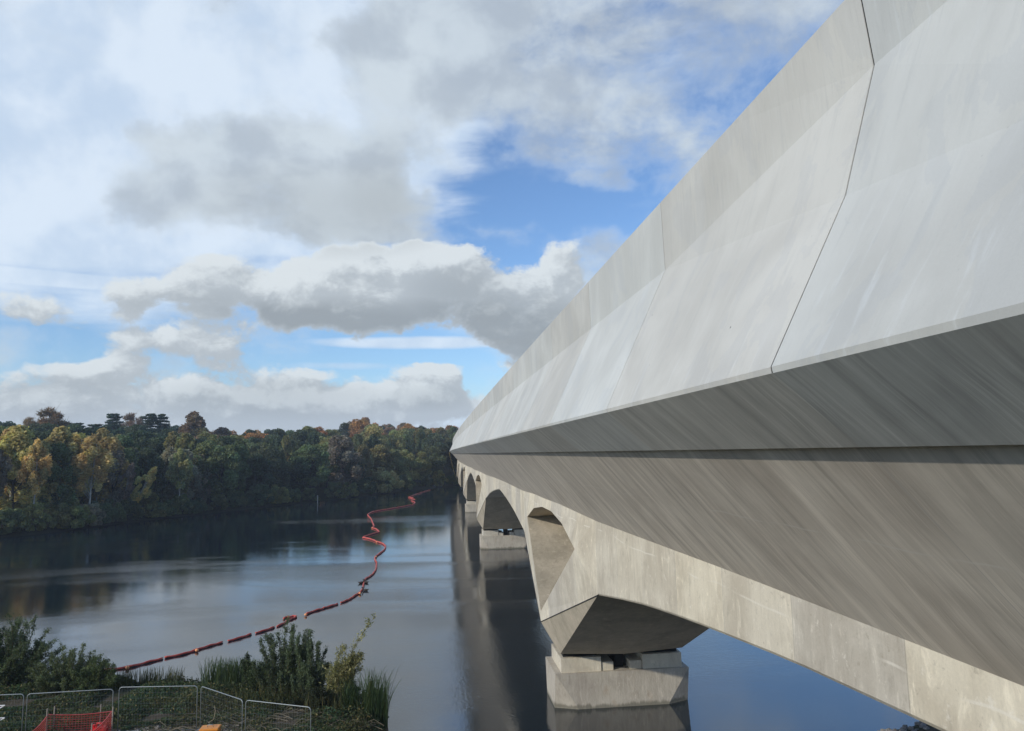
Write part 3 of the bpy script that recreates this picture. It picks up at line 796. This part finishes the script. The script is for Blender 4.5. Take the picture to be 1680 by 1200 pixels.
# ------------------------------------------------------------------ near bank plants
def gz(x, y): return hz_at(x, y)
MSTEM = plain('plant_stems', (.10, .085, .045), .85, var=.3)
def bush(name, x, y, w, h, nst, nleaf, leaf, col, label, cat='bush', lean=(0, 0), dep=None, droop=.15, asp=2.2, seed=1, upright=.8, twig=.34, group=None, col2=None, start=.12):
    r = np.random.RandomState(seed); z0 = gz(x, y)-.1
    root = empty(name, (x, y, z0), label, cat, group); dep = dep or w
    mb = MB(); P = []; Dd = []; tn = []
    for i in range(nst):
        th = r.uniform(0, 2*math.pi); q_ = math.sqrt(r.uniform(0, 1))
        bx, by = x+q_*w*.22*math.cos(th), y+q_*dep*.22*math.sin(th)
        hh = h*(1-.45*q_**2)*r.uniform(.55, 1.12)
        ex, ey = x+q_*w*.5*math.cos(th)+lean[0]*hh/h, y+q_*dep*.5*math.sin(th)+lean[1]*hh/h
        k1 = r.normal(size=2)*.12*w*.3
        pts = []
        for t in np.linspace(0, 1, 7):
            u = t**1.3 if upright > .4 else t
            pts.append(Vector((bx+(ex-bx)*u+k1[0]*math.sin(t*3.1), by+(ey-by)*u+k1[1]*math.sin(t*3.1), z0+hh*t-droop*h*max(0, t-.8)*2)))
        mb.tube(pts, [.022*(1-.8*t)*(.5+h/5) for t in np.linspace(0, 1, 7)], 4, False)
        n = int(nleaf*2.4/nst); ct = r.uniform(.75, 1.25)
        # side twigs
        nt = 17
        tw = []
        for j in range(nt):
            t = start+(.97-start)*(j+r.uniform(0, 1))/nt; f = t*6; i0 = min(int(f), 5); a = pts[i0].lerp(pts[i0+1], f-i0)
            dv = Vector((r.normal(), r.normal(), r.uniform(.1, 1.3)+upright)).normalized()*(twig*h*.30*(1.1-t)+.06)*r.uniform(.6, 1.3)
            tw.append((a, a+dv)); mb.tube([a, a+dv], [.008, .003], 3, False)
        for j in range(n):
            if r.uniform() < .78: a, e = tw[r.randint(nt)]; p = a.lerp(e, r.uniform(.1, 1.08)); dv = (e-a).normalized()
            else:
                t = r.uniform(start, 1); f = t*6; i0 = min(int(f), 5); p = pts[i0].lerp(pts[i0+1], f-i0); dv = (pts[i0+1]-pts[i0]).normalized()
            p = p + Vector(r.normal(size=3))*leaf*.7
            P.append(p); Dd.append(dv); s = ct*r.uniform(.6, 1.4)
            tn.append((s, s, s) if not (col2 and r.uniform() < .35) else tuple(s*b_/a_ for a_, b_ in zip(col, col2)))
    me = leafmesh(name+'_leaves', np.array(P), .75, leaf*.5, np.array(tn), asp, seed, dirs=np.array(Dd))
    me.materials.append(MLEAF)
    o = link('foliage', me, None, root); o.color = (*col, 1)
    mb.build('stems', MSTEM, root)
    return root
G1, G2, G3, GY = (.11, .145, .08), (.13, .165, .09), (.10, .13, .08), (.32, .30, .14)
bush('bank_bush', -23.2, 43.2, 7.5, 4.3, 150, 30000, .085, G1, 'large dense leafy bush at the left edge on the near bank', dep=3.5, seed=2, col2=(.11,.14,.06))
bush('bank_bush', -19.0, 42.2, 4.4, 2.5, 90, 15000, .07, G2, 'lower bush with upright shoots right of the large bank bush', dep=3, seed=3, upright=1.6, twig=.5, col2=(.13,.15,.06))
bush('bank_bush', -17.3, 41.6, 2.6, 1.9, 44, 7000, .07, (.09,.12,.05), 'small light green bush hiding the near end of the red floating boom', dep=2, seed=4, upright=1.2, twig=.5)
bush('willow_bush', -7.6, 39.6, 2.9, 4.2, 34, 8500, .085, G3, 'tall airy willow bush in the middle of the near bank', dep=2, seed=5, upright=1.2, twig=.35, col2=(.09,.12,.05), start=.2)
bush('willow_bush', -6.2, 39.2, 2.4, 3.7, 38, 9500, .08, G1, 'willow bush with thin spires beside the taller airy one', dep=2, seed=6, upright=1.8, twig=.35, start=.2)
bush('willow_bush', -9.1, 40.2, 2.0, 2.2, 16, 5000, .085, (.04,.06,.03), 'low dark willow bush left of the tall airy one', dep=1.6, seed=7, upright=1., col2=(.09,.12,.05))
bush('willow_sapling', -5.0, 37.6, 1.5, 4.6, 15, 2300, .075, GY, 'yellow leaved willow sapling leaning right over the water', lean=(2.0, -.2), dep=1.0, seed=8, upright=1.0, twig=.75, asp=4.0, start=.38, col2=(.16,.17,.07))
bush('waterside_bush', -2.9, 36.6, 1.0, 2.2, 12, 3200, .075, G3, 'narrow dark bush at the right tip of the near bank', dep=.9, seed=9, upright=1.4, col2=(.12,.15,.06))
bush('waterside_bush', -4.6, 38.6, 2.2, 1.7, 20, 5200, .07, G3, 'low dark bush beneath the yellow sapling', dep=1.6, seed=10)
bush('waterside_bush', -5.6, 37.0, 3.2, 1.2, 24, 6500, .07, (.035,.045,.025), 'scrubby dark bush behind the last fence panel', dep=2, seed=12)
def reeds(name, spots, hgt, n, col, label, seed, kind=None, cat='reeds', spread=.5, w=.022):
    r = np.random.RandomState(seed); V = []; Fc = []; T = []
    for (x0, y0, rx, ry) in spots:
        for i in range(n):
            x, y = x0+r.uniform(-rx, rx), y0+r.uniform(-ry, ry); z = gz(x, y)-.1; z = max(z, WZ-.2)
            h = hgt*r.uniform(.55, 1.1); lx, ly = r.normal(0, .22*spread, 2)*h; a = r.uniform(0, math.pi); ww = w*r.uniform(.6, 1.3)
            dx, dy = math.cos(a)*ww, math.sin(a)*ww; b = len(V); tn = r.uniform(.6, 1.5); yel = r.uniform() < .18
            for t in (0, .35, .7, .93):
                ox, oy, oz = lx*t*t, ly*t*t, h*t; k = 1-t*.75
                V.append((x+ox-dx*k, y+oy-dy*k, z+oz)); V.append((x+ox+dx*k, y+oy+dy*k, z+oz))
            V.append((x+lx*1.1, y+ly*1.1, z+h*.99))
            Fc += [(b, b+1, b+3, b+2), (b+2, b+3, b+5, b+4), (b+4, b+5, b+7, b+6), (b+6, b+7, b+8)]
            T += [(tn*1.7, tn*1.25, tn*.9) if yel else (tn, tn, tn)]*9
    o = mesh(name, V, Fc, MLEAF); ca = o.data.color_attributes.new('tone', 'FLOAT_COLOR', 'POINT')
    ca.data.foreach_set('color', np.column_stack([np.array(T), np.ones(len(T))]).astype(np.float32).ravel())
    o.color = (*col, 1)
    return tag(o, label, cat, kind=kind)
reeds('reed_clump', [(-2.65, 36.3, .55, .5)], 2.25, 420, (.05, .085, .035), 'tall green reed clump at the right tip of the near bank', 1, spread=.8)
reeds('reed_clump', [(-3.75, 36.6, .4, .5)], 1.7, 220, (.04, .07, .03), 'smaller reed clump left of the tall one at the bank tip', 2, spread=1.)
reeds('reed_bed', [(-10.9, 42.2, 1.2, .8), (-9.9, 41.7, 1.3, .8), (-8.2, 41.0, 1.2, .7)], 1.6, 520, (.055, .085, .04), 'reeds growing along the near waterline behind the fence', 3, kind='stuff')
reeds('reed_bed', [(-15.5, 43.6, 1.8, .8), (-7, 38.2, 2.5, .8), (-4.4, 36.8, 1.6, .8)], 1.0, 420, (.07, .08, .04), 'short sedges and reeds on the near bank', 4, kind='stuff')
# low weeds covering the bank
r = np.random.RandomState(9); n = 230000
px_ = r.uniform(-32, -1.2, n); py_ = r.uniform(27, 47.5, n); Pz = height(np.column_stack([px_, py_]))
cover = vnoise(np.column_stack([px_, py_]), 1.6, 2); hh = np.clip((cover-.30)*1.5, 0, 1)
hh *= np.where(py_ > 35, .75, .45)
keep = (Pz > WZ-.05) & (hh > .02)
bare_ = ((px_ > -13.2) & (px_ < -8.3) & (py_ < 35.6) & (py_ > 31) & (r.uniform(0, 1, n) < .85)); keep &= ~bare_
px_, py_, Pz, hh = px_[keep], py_[keep], Pz[keep], hh[keep]; n = len(px_)
pos = np.column_stack([px_, py_, Pz + r.uniform(0, 1, n)**1.5*hh*.95+.03])
pn = vnoise(pos[:, :2], 1.1, 7); t = r.uniform(.5, 1.5, n)*1.15
tone = np.column_stack([t*(.65+.6*pn), t, t*(1-.2*pn)])
br_ = r.uniform(0, 1, n) < .16; tone[br_] = np.column_stack([t*2.4, t*1.5, t*1.2])[br_]
me = leafmesh('weeds', pos, 1, .062, tone, 2.0, 5); me.materials.append(MLEAF)
o = link('ground_vegetation', me); o.color = (.06, .08, .042, 1)
tag(o, 'brambles and low weeds covering the near bank behind the fence', 'weeds', kind='stuff')
# dry pale twigs lying on the bank
mt = MB(); 
for i in range(260):
    x, y = r.uniform(-13, -3), r.uniform(31.5, 37.5)
    if gz(x, y) < WZ+.05: continue
    a = r.uniform(-.7, .7); L_ = r.uniform(.3, 1.5); z = gz(x, y)
    mt.tube([(x, y, z+.05), (x+L_*.5*math.cos(a), y+L_*.5*math.sin(a), z+r.uniform(.05, .3)), (x+L_*math.cos(a), y+L_*math.sin(a), z+.06)], .012, 4, False)
tag(mt.build('dry_brushwood', plain('dry_twigs', (.20, .17, .12), .9)), 'pale dry twigs scattered over the near bank', 'twigs', kind='stuff')
# stones of the gravel bank under the far side of the viaduct
def rocks(name, n, box, smin, smax, label, seed, cols=((.20,.185,.17),)):
    r = np.random.RandomState(seed); mb = MB()
    for i in range(n):
        x, y = r.uniform(box[0], box[1]), r.uniform(box[2], box[3]); z = gz(x, y)
        if z < WZ-.1: continue
        s = r.uniform(smin, smax)
        b = len(mb.v); mb.ball((x, y, z+s*.2), s, 6, 4, (1, r.uniform(.6, 1), .6))
        for k in range(b, len(mb.v)):
            v = Vector(mb.v[k]); mb.v[k] = tuple(v + Vector(r.normal(size=3))*s*.13)
    return tag(mb.build(name, plain(name+'_stone', (.26, .235, .21), .9, var=.6, scale=9)), label, 'gravel', kind='stuff')
rocks('gravel', 1600, (15, 34, 30.5, 37), .05, .17, 'loose pale gravel on the bank under the viaduct', 3)
rocks('rubble', 500, (-13.2, -8.5, 31.2, 35.4), .03, .10, 'grey rubble heap on the ground behind the fence', 4)

# ------------------------------------------------------------------ floating boom
MBOOM = plain('red_boom_fabric', (.55, .10, .075), .55, var=.3, scale=2)
MBOOMD = plain('dark_boom_skirt', (.045, .022, .026), .7, var=.3)
MBUOY = plain('orange_buoy', (.85, .36, .16), .45)
boomroot_loc = at(209, 1096, z=WZ)
boom = empty('floating_boom', boomroot_loc, 'red segmented floating boom snaking across the lake surface', 'floating boom')
SEGS = [[(96,1109),(155,1103.5),(209,1096.5),(240,1089),(267,1082)], [(270,1081),(300,1075),(322,1068),(345,1061),(365,1055.5)], [(374,1053.5),(394,1048),(412,1042)],
        [(419,1040.5),(436,1035.5),(450,1030.5)], [(454,1029.5),(466,1024),(474,1019),(482,1015.5),(486,1013.6),(483,1012.6),(478,1013.2),(473,1016.2)], [(465,1017),(470,1014.2),(476,1014.6)],
        [(502,1009),(517,1003.5),(530,1000)], [(530,999.5),(542,996),(554,992.3)], [(559,990.5),(568,987),(577,982.6)], [(577,982.5),(584,977.5),(591,973.5)], [(591,973),(595,967),(597,957.5)], [(597,957.5),(599,952),(606,947.5),(612,943)],
        [(612,943),(617,935),(618,925)], [(618,925),(615,917.5),(617,914)], [(617,914),(624,908.5),(631,903)], [(631,903),(632.5,897),(627,892.5)], [(627,892.5),(619,890),(611,886.8)], [(611,886.8),(603,884.5),(595,883.2)],
        [(596,882.4),(607,878.5),(622,874)], [(622,874),(618,869.8),(610.5,867)], [(610.5,867),(613.5,864),(612,860)], [(612,860),(608.5,852),(603,846)], [(603,845.5),(608,842),(614,840)],
        [(614,840),(632,837),(650,834)], [(650,834),(663,831.5),(677,829)], [(677,829),(681,825.5),(675,822.8)], [(675,822.8),(681,820.5),(674,819.3)], [(674,819.3),(678,817.6),(670,816.6)], [(670,816.6),(682,812),(694,808)], [(694,808),(700,806),(706,804.5)]]
def catmull(pts, k=5):
    o = []
    for i in range(len(pts)-1):
        a = pts[max(i-1, 0)]; b_ = pts[i]; c = pts[i+1]; d = pts[min(i+2, len(pts)-1)]
        for j in range(k):
            t = j/k; o.append(.5*((2*b_)+(-a+c)*t+(2*a-5*b_+4*c-d)*t*t+(-a+3*b_-3*c+d)*t**3))
    o.append(pts[-1]); return o
for i, s in enumerate(SEGS):
    w3 = catmull([at(a, b_, z=WZ) for a, b_ in s])
    far_ = w3[0].length
    rad = .056 + min(.07, max(0, far_-45)*.0009)
    up = Vector((0, 0, .055+rad*.35))
    w3 = [p + Vector((0, 0, .02*math.sin(j*1.3+i))) for j, p in enumerate(w3)]
    rr = [rad*(1+.10*math.sin(j*2.1+i)) for j in range(len(w3))]; rr[0] *= .7; rr[-1] *= .7
    m = MB(); m.tube([p+up for p in w3], rr, 8); sec = m.build('boom_section', MBOOM, boom, True)
    m = MB()
    for j in range(len(w3)-1):
        a, b_ = w3[j], w3[j+1]; sd_ = (b_-a).cross(Vector((0, 0, 1))).normalized()*rad*1.06
        if sd_.y > 0: sd_ = -sd_
        m.add([a+sd_*.9+Vector((0, 0, rad*.55)), b_+sd_*.9+Vector((0, 0, rad*.55)), b_+sd_*1.1-Vector((0, 0, .1)), a+sd_*1.1-Vector((0, 0, .1)),
               a+Vector((0,0,-.05)), b_+Vector((0,0,-.05))], [(0,1,2,3), (3,2,5,4), (0,4,5,1)])
    m.build('skirt', MBOOMD, boom)
for (a, b_) in [(209,1095.5),(323,1067),(501.5,1008.6),(590.5,973.5),(617,914),(618,889.5),(610.5,866.5),(704,804.5)]:
    p = at(a, b_, z=WZ+.12); m = MB(); m.ball((0, 0, 0), .12, 10, 8, (1, 1, .8)); m.v = [tuple(Vector(v)+p) for v in m.v]
    m.build('buoy', MBUOY, boom, True)
# water birds beside the boom
MDUCK = plain('dark_brown_plumage', (.05, .04, .035), .8, var=.4, scale=12)
for (a, b_, lb, az) in [(592.5,957.5,'small dark duck swimming just left of the boom', .4), (600.5,957,'small dark duck touching the right side of the boom', 2.6), (599.5,970,'small dark duck on the water right of the boom, nearest of the ducks', 3.0)]:
    p = at(a, b_, z=WZ); m = MB(); m.ball((0, 0, .09), .14, 10, 8, (1.9, .95, .75)); m.tube([(.17, 0, .12), (.25, 0, .25), (.27, 0, .31)], [.055, .04, .045], 7)
    m.ball((.29, 0, .34), .062, 8, 6, (1.2, .9, 1)); m.tube([(.33, 0, .335), (.42, 0, .32)], [.025, .012], 5); m.tube([(-.22, 0, .12), (-.36, 0, .2)], [.05, .012], 5)
    M_ = Matrix.Translation(p) @ Matrix.Rotation(az, 4, 'Z'); m.v = [tuple(M_ @ Vector(v)) for v in m.v]
    tag(m.build('duck', MDUCK, None, True), lb, 'duck', 'ducks beside the floating boom')

# ------------------------------------------------------------------ fence and site things
MGALV = plain('galvanised_tube', (.27, .30, .31), .45, .35, .5, var=.12)
MCONC = plain('concrete_foot', (.3, .29, .27), .9)
MWOODD = plain('dark_wet_timber', (.05, .042, .035), .8, var=.35)
MSTAKE = plain('weathered_stake', (.33, .29, .24), .85)
MNET = plain('red_plastic_net', (.42, .06, .05), .5)
MWHITE = plain('white_paint', (.8, .8, .8), .5, var=.05)
def fence_panel(a, b_, label):
    a = Vector((a[0], a[1], -9.82)); b_ = Vector((b_[0], b_[1], -9.82)); zb = min(gz(a.x, a.y), gz(b_.x, b_.y))+.08
    e = (b_-a).normalized(); L_ = (b_-a).length
    root = empty('fence_panel', (a.x, a.y, zb), label, 'fence panel', 'temporary mesh fence panels on the near bank')
    m = MB(); rc = .14; pts = [Vector((a.x, a.y, zb)), a-Vector((0, 0, rc))]
    for k in range(1, 5): th = k*math.pi/8; pts.append(a-Vector((0, 0, rc))+Vector((0, 0, 1))*rc*math.sin(th)+e*rc*(1-math.cos(th)))
    for k in range(0, 4): th = k*math.pi/8; pts.append(b_-e*rc-Vector((0, 0, rc))+Vector((0, 0, 1))*rc*math.cos(th)+e*rc*math.sin(th))
    pts += [b_-Vector((0, 0, rc)), Vector((b_.x, b_.y, zb))]
    m.tube(pts, .018, 8); m.tube([Vector((a.x, a.y, zb+.12)), Vector((b_.x, b_.y, zb+.12))], .018, 6)
    m.build('frame', MGALV, root, True)
    m = MB(); n = int(L_/.12)
    for k in range(1, n): p = a+e*(L_*k/n); m.tube([(p.x, p.y, zb+.12), (p.x, p.y, -9.84)], .0018, 3, False)
    for k in range(1, 8): z = zb+.12+(-9.84-zb-.12)*k/8; m.tube([(a.x, a.y, z), (b_.x, b_.y, z)], .002, 3, False)
    m.build('wire_infill', MGALV, root)
    for p in (a, b_):
        m = MB(); Mx = Matrix.Translation((p.x, p.y, zb-.1)) @ Matrix.Rotation(math.atan2(e.y, e.x), 4, 'Z')
        m.box((-.11, -.35, 0), (.11, .35, .14), Mx); m.build('foot', MCONC, root)
fence_panel((-20.8, 34.9), (-17.36, 34.79), 'mesh fence panel cut off by the left edge, outermost of the run')
fence_panel((-17.2, 34.76), (-13.74, 34.8), 'mesh fence panel behind the red netting')
fence_panel((-13.58, 35.02), (-10.18, 34.6), 'mesh fence panel in front of the rubble, between the red netting and the orange box')
fence_panel((-10.0, 34.52), (-7.72, 32.31), 'mesh fence panel angled towards the viewer behind the orange box')
fence_panel((-7.58, 32.27), (-4.78, 30.92), 'last mesh fence panel at the right, before the willow bushes')
# netting pen
zt_ = -10.85
A = at(79, 1173, z=zt_); B_ = at(184, 1167.5, z=zt_); A2 = at(50, 1203, z=zt_-.05); B2 = at(150, 1203, z=zt_-.05)
pen = empty('safety_netting', (A.x, A.y, gz(A.x, A.y)), 'sagging red plastic netting strung round a pen on the bank', 'netting')
def net(p, q_, name='net'):
    m = MB(); L_ = (q_-p).length; n = int(L_/.11); H_ = 1.0
    def pt(t, h): return p.lerp(q_, t) + Vector((0, 0, -h*H_ - .07*math.sin(t*math.pi)*(1-h)))
    for k in range(n+1): t = k/n; m.tube([pt(t, 0), pt(t, .5), pt(t, 1)], .008, 3, False)
    for k in range(11): h = k/10; m.tube([pt(i/10, h) for i in range(11)], .011 if k else .028, 3, False)
    return m.build(name, MNET, pen)
net(A, B_); net(A2, A); net(B2, B_)
for (a, b_, top) in [(77,1163,.25),(89,1159,.25),(165,1156,.3),(185,1160,.2)]:
    p = at(a, b_, z=-10.55); m = MB(); zg = gz(p.x, p.y)-.2
    m.tube([(p.x, p.y, zg), (p.x+.02, p.y, -10.55)], .028, 6); m.build('stake', MSTAKE, pen)
p = at(151, 1187, z=-11.0); m = MB(); m.tube([(p.x, p.y, gz(p.x, p.y)-.2), (p.x, p.y, -11.0)], .028, 6); m.build('stake', MSTAKE, pen)
# red water container
p = at(163, 1192, z=-11.25); zg = gz(p.x, p.y)
rc_ = empty('plastic_container', (p.x, p.y, zg), 'bright red plastic container inside the netting pen', 'container')
MRED = plain('red_plastic', (.62, .02, .02), .35, spec=.5, var=.08)
def rounded_box(c, sx, sy, z0, z1, r_, mat, name, parent):
    me = bpy.data.meshes.new(name); import bmesh
    bm = bmesh.new(); bmesh.ops.create_cube(bm, size=1)
    for v in bm.verts: v.co = Vector((c[0]+v.co.x*sx, c[1]+v.co.y*sy, (z0+z1)/2+v.co.z*(z1-z0)))
    bmesh.ops.bevel(bm, geom=list(bm.edges), offset=r_, segments=3, affect='EDGES'); bm.to_mesh(me); bm.free()
    return link(name, me, mat, parent)
rounded_box(p, .62, .42, zg, -11.27, .07, MRED, 'body', rc_)
m = MB(); m.tube([(p.x-.12, p.y, -11.28), (p.x-.1, p.y, -11.12), (p.x+.1, p.y, -11.12), (p.x+.14, p.y, -11.28)], .028, 6); m.build('handle', MRED, rc_, True)
m = MB(); m.tube([(p.x-.22, p.y, -11.3), (p.x-.22, p.y, -11.16)], .06, 10); m.build('cap', MRED, rc_)
# orange equipment box
p = at(345, 1194, z=-11.15); zg = gz(p.x, p.y)
MORG = plain('orange_paint', (.72, .27, .04), .4, spec=.5, var=.1)
ob = empty('equipment_box', (p.x, p.y, zg), 'small orange metal equipment box in front of the fence', 'equipment box')
rounded_box(p, .74, .5, zg, -11.22, .03, MORG, 'body', ob)
rounded_box((p.x, p.y), .78, .54, -11.215, -11.12, .025, MORG, 'lid', ob)
rounded_box((p.x-.18, p.y-.262), .2, .03, -11.45, -11.28, .006, MWHITE, 'label_plate', ob)
m = MB(); m.tube([(p.x-.12, p.y, -11.13), (p.x-.1, p.y, -11.04), (p.x+.1, p.y, -11.04), (p.x+.12, p.y, -11.13)], .015, 6); m.build('handle', MGALV, ob, True)
rounded_box((p.x-.75, p.y+.1), .6, .3, zg, -11.35, .03, MORG, 'side_box', ob)
# hose from box up to the fence
q1 = at(342, 1186, z=-11.1); q2 = Vector((-9.2, 33.7, -10.4)); m = MB()
m.tube([q1, q1.lerp(q2, .4)+Vector((.12, 0, -.15)), q1.lerp(q2, .75)+Vector((.1, 0, -.05)), q2], .012, 5, False)
tag(m.build('hose', plain('beige_hose', (.35, .3, .2), .7), None, True), 'thin beige hose hanging from the fence to the orange box', 'hose')
# timber landing stages
for (a, b_, w_, lb) in [(281, 1129, 1.15, 'low dark timber landing stage standing in the near water, right one'), (240, 1133, .75, 'smaller collapsed dark timber stage left of the other landing stage')]:
    p = at(a, b_, z=-12.05); root = empty('landing_stage', (p.x, p.y, WZ), lb, 'landing stage')
    m = MB(); 
    for k in range(5): m.box((p.x-w_*.5, p.y-.4+k*.17, -12.08), (p.x+w_*.5, p.y-.26+k*.17, -12.03))
    m.build('deck_boards', MWOODD, root)
    for sx in (-1, 1):
        for sy in (-.35, .35): m = MB(); m.tube([(p.x+sx*w_*.45, p.y+sy, -13.3), (p.x+sx*w_*.45, p.y+sy, -11.95+.15*(sx > 0))], .05, 6); m.build('post', MWOODD, root)
# white steps at the left edge
st_ = empty('metal_steps', (-17.2, 31.6, gz(-17.2, 31.6)), 'white painted metal steps cut off by the left edge', 'steps')
for (a, b_) in [(8, 1157.5), (8, 1178), (8, 1199)]:
    t0 = at(a, b_, z=-10.6 - (b_-1157.5)*.026); L_ = .9
    m = MB(); m.tube([t0, t0+Vector((-L_, .02, .0)), t0+Vector((-L_, .02, -.5)), t0], .022, 6); m.build('tread_bracket', MWHITE, st_)
tp = at(8, 1157.5, z=-10.6)
for dx in (-.95, -1.5): m = MB(); m.tube([(tp.x+dx, tp.y, gz(tp.x, tp.y)-.1), (tp.x+dx, tp.y, -9.9)], .03, 6); m.build('upright', MWHITE, st_)
# marker post in the far water, cable under the far end of the viaduct
p = at(521, 826, z=WZ); m = MB(); m.tube([(p.x, p.y, WZ-1), (p.x, p.y, WZ+1.9)], .10, 8); m.ball((p.x, p.y, WZ+1.95), .15, 8, 6)
tag(m.build('marker_post', plain('pale_post', (.42, .42, .38), .7)), 'thin pale marker post standing in the water before dark trees', 'post')
a = Vector(bend((2.9, 236, .3))); b_ = at(757, 798, y=262); m = MB(); pts = []
for k in range(13): t = k/12; pts.append(a.lerp(b_, t)+Vector((0, 0, -2.2*math.sin(math.pi*t))))
m.tube(pts, .07, 5); tag(m.build('hanging_cable', plain('yellow_cable', (.34, .25, .08), .6), None, True), 'yellow cable hanging in a curve from the far end of the viaduct', 'cable')

# ------------------------------------------------------------------ air
HAZE = .0003
if HAZE:
    hb = MB(); hb.box((-880, -180, -17.5), (880, 880, 42)); 
    hm = bpy.data.materials.new('haze_air'); hm.use_nodes = True; hm.node_tree.nodes.clear()
    ht = G(hm.node_tree); pv = ht.n.new('ShaderNodeVolumePrincipled'); pv.inputs['Density'].default_value = HAZE
    pv.inputs['Color'].default_value = (.72, .84, 1, 1)
    ho = ht.n.new('ShaderNodeOutputMaterial'); ht.l.new(pv.outputs[0], ho.inputs['Volume'])
    tag(hb.build('haze', hm), 'thin pale air over the lake', 'haze', kind='stuff')
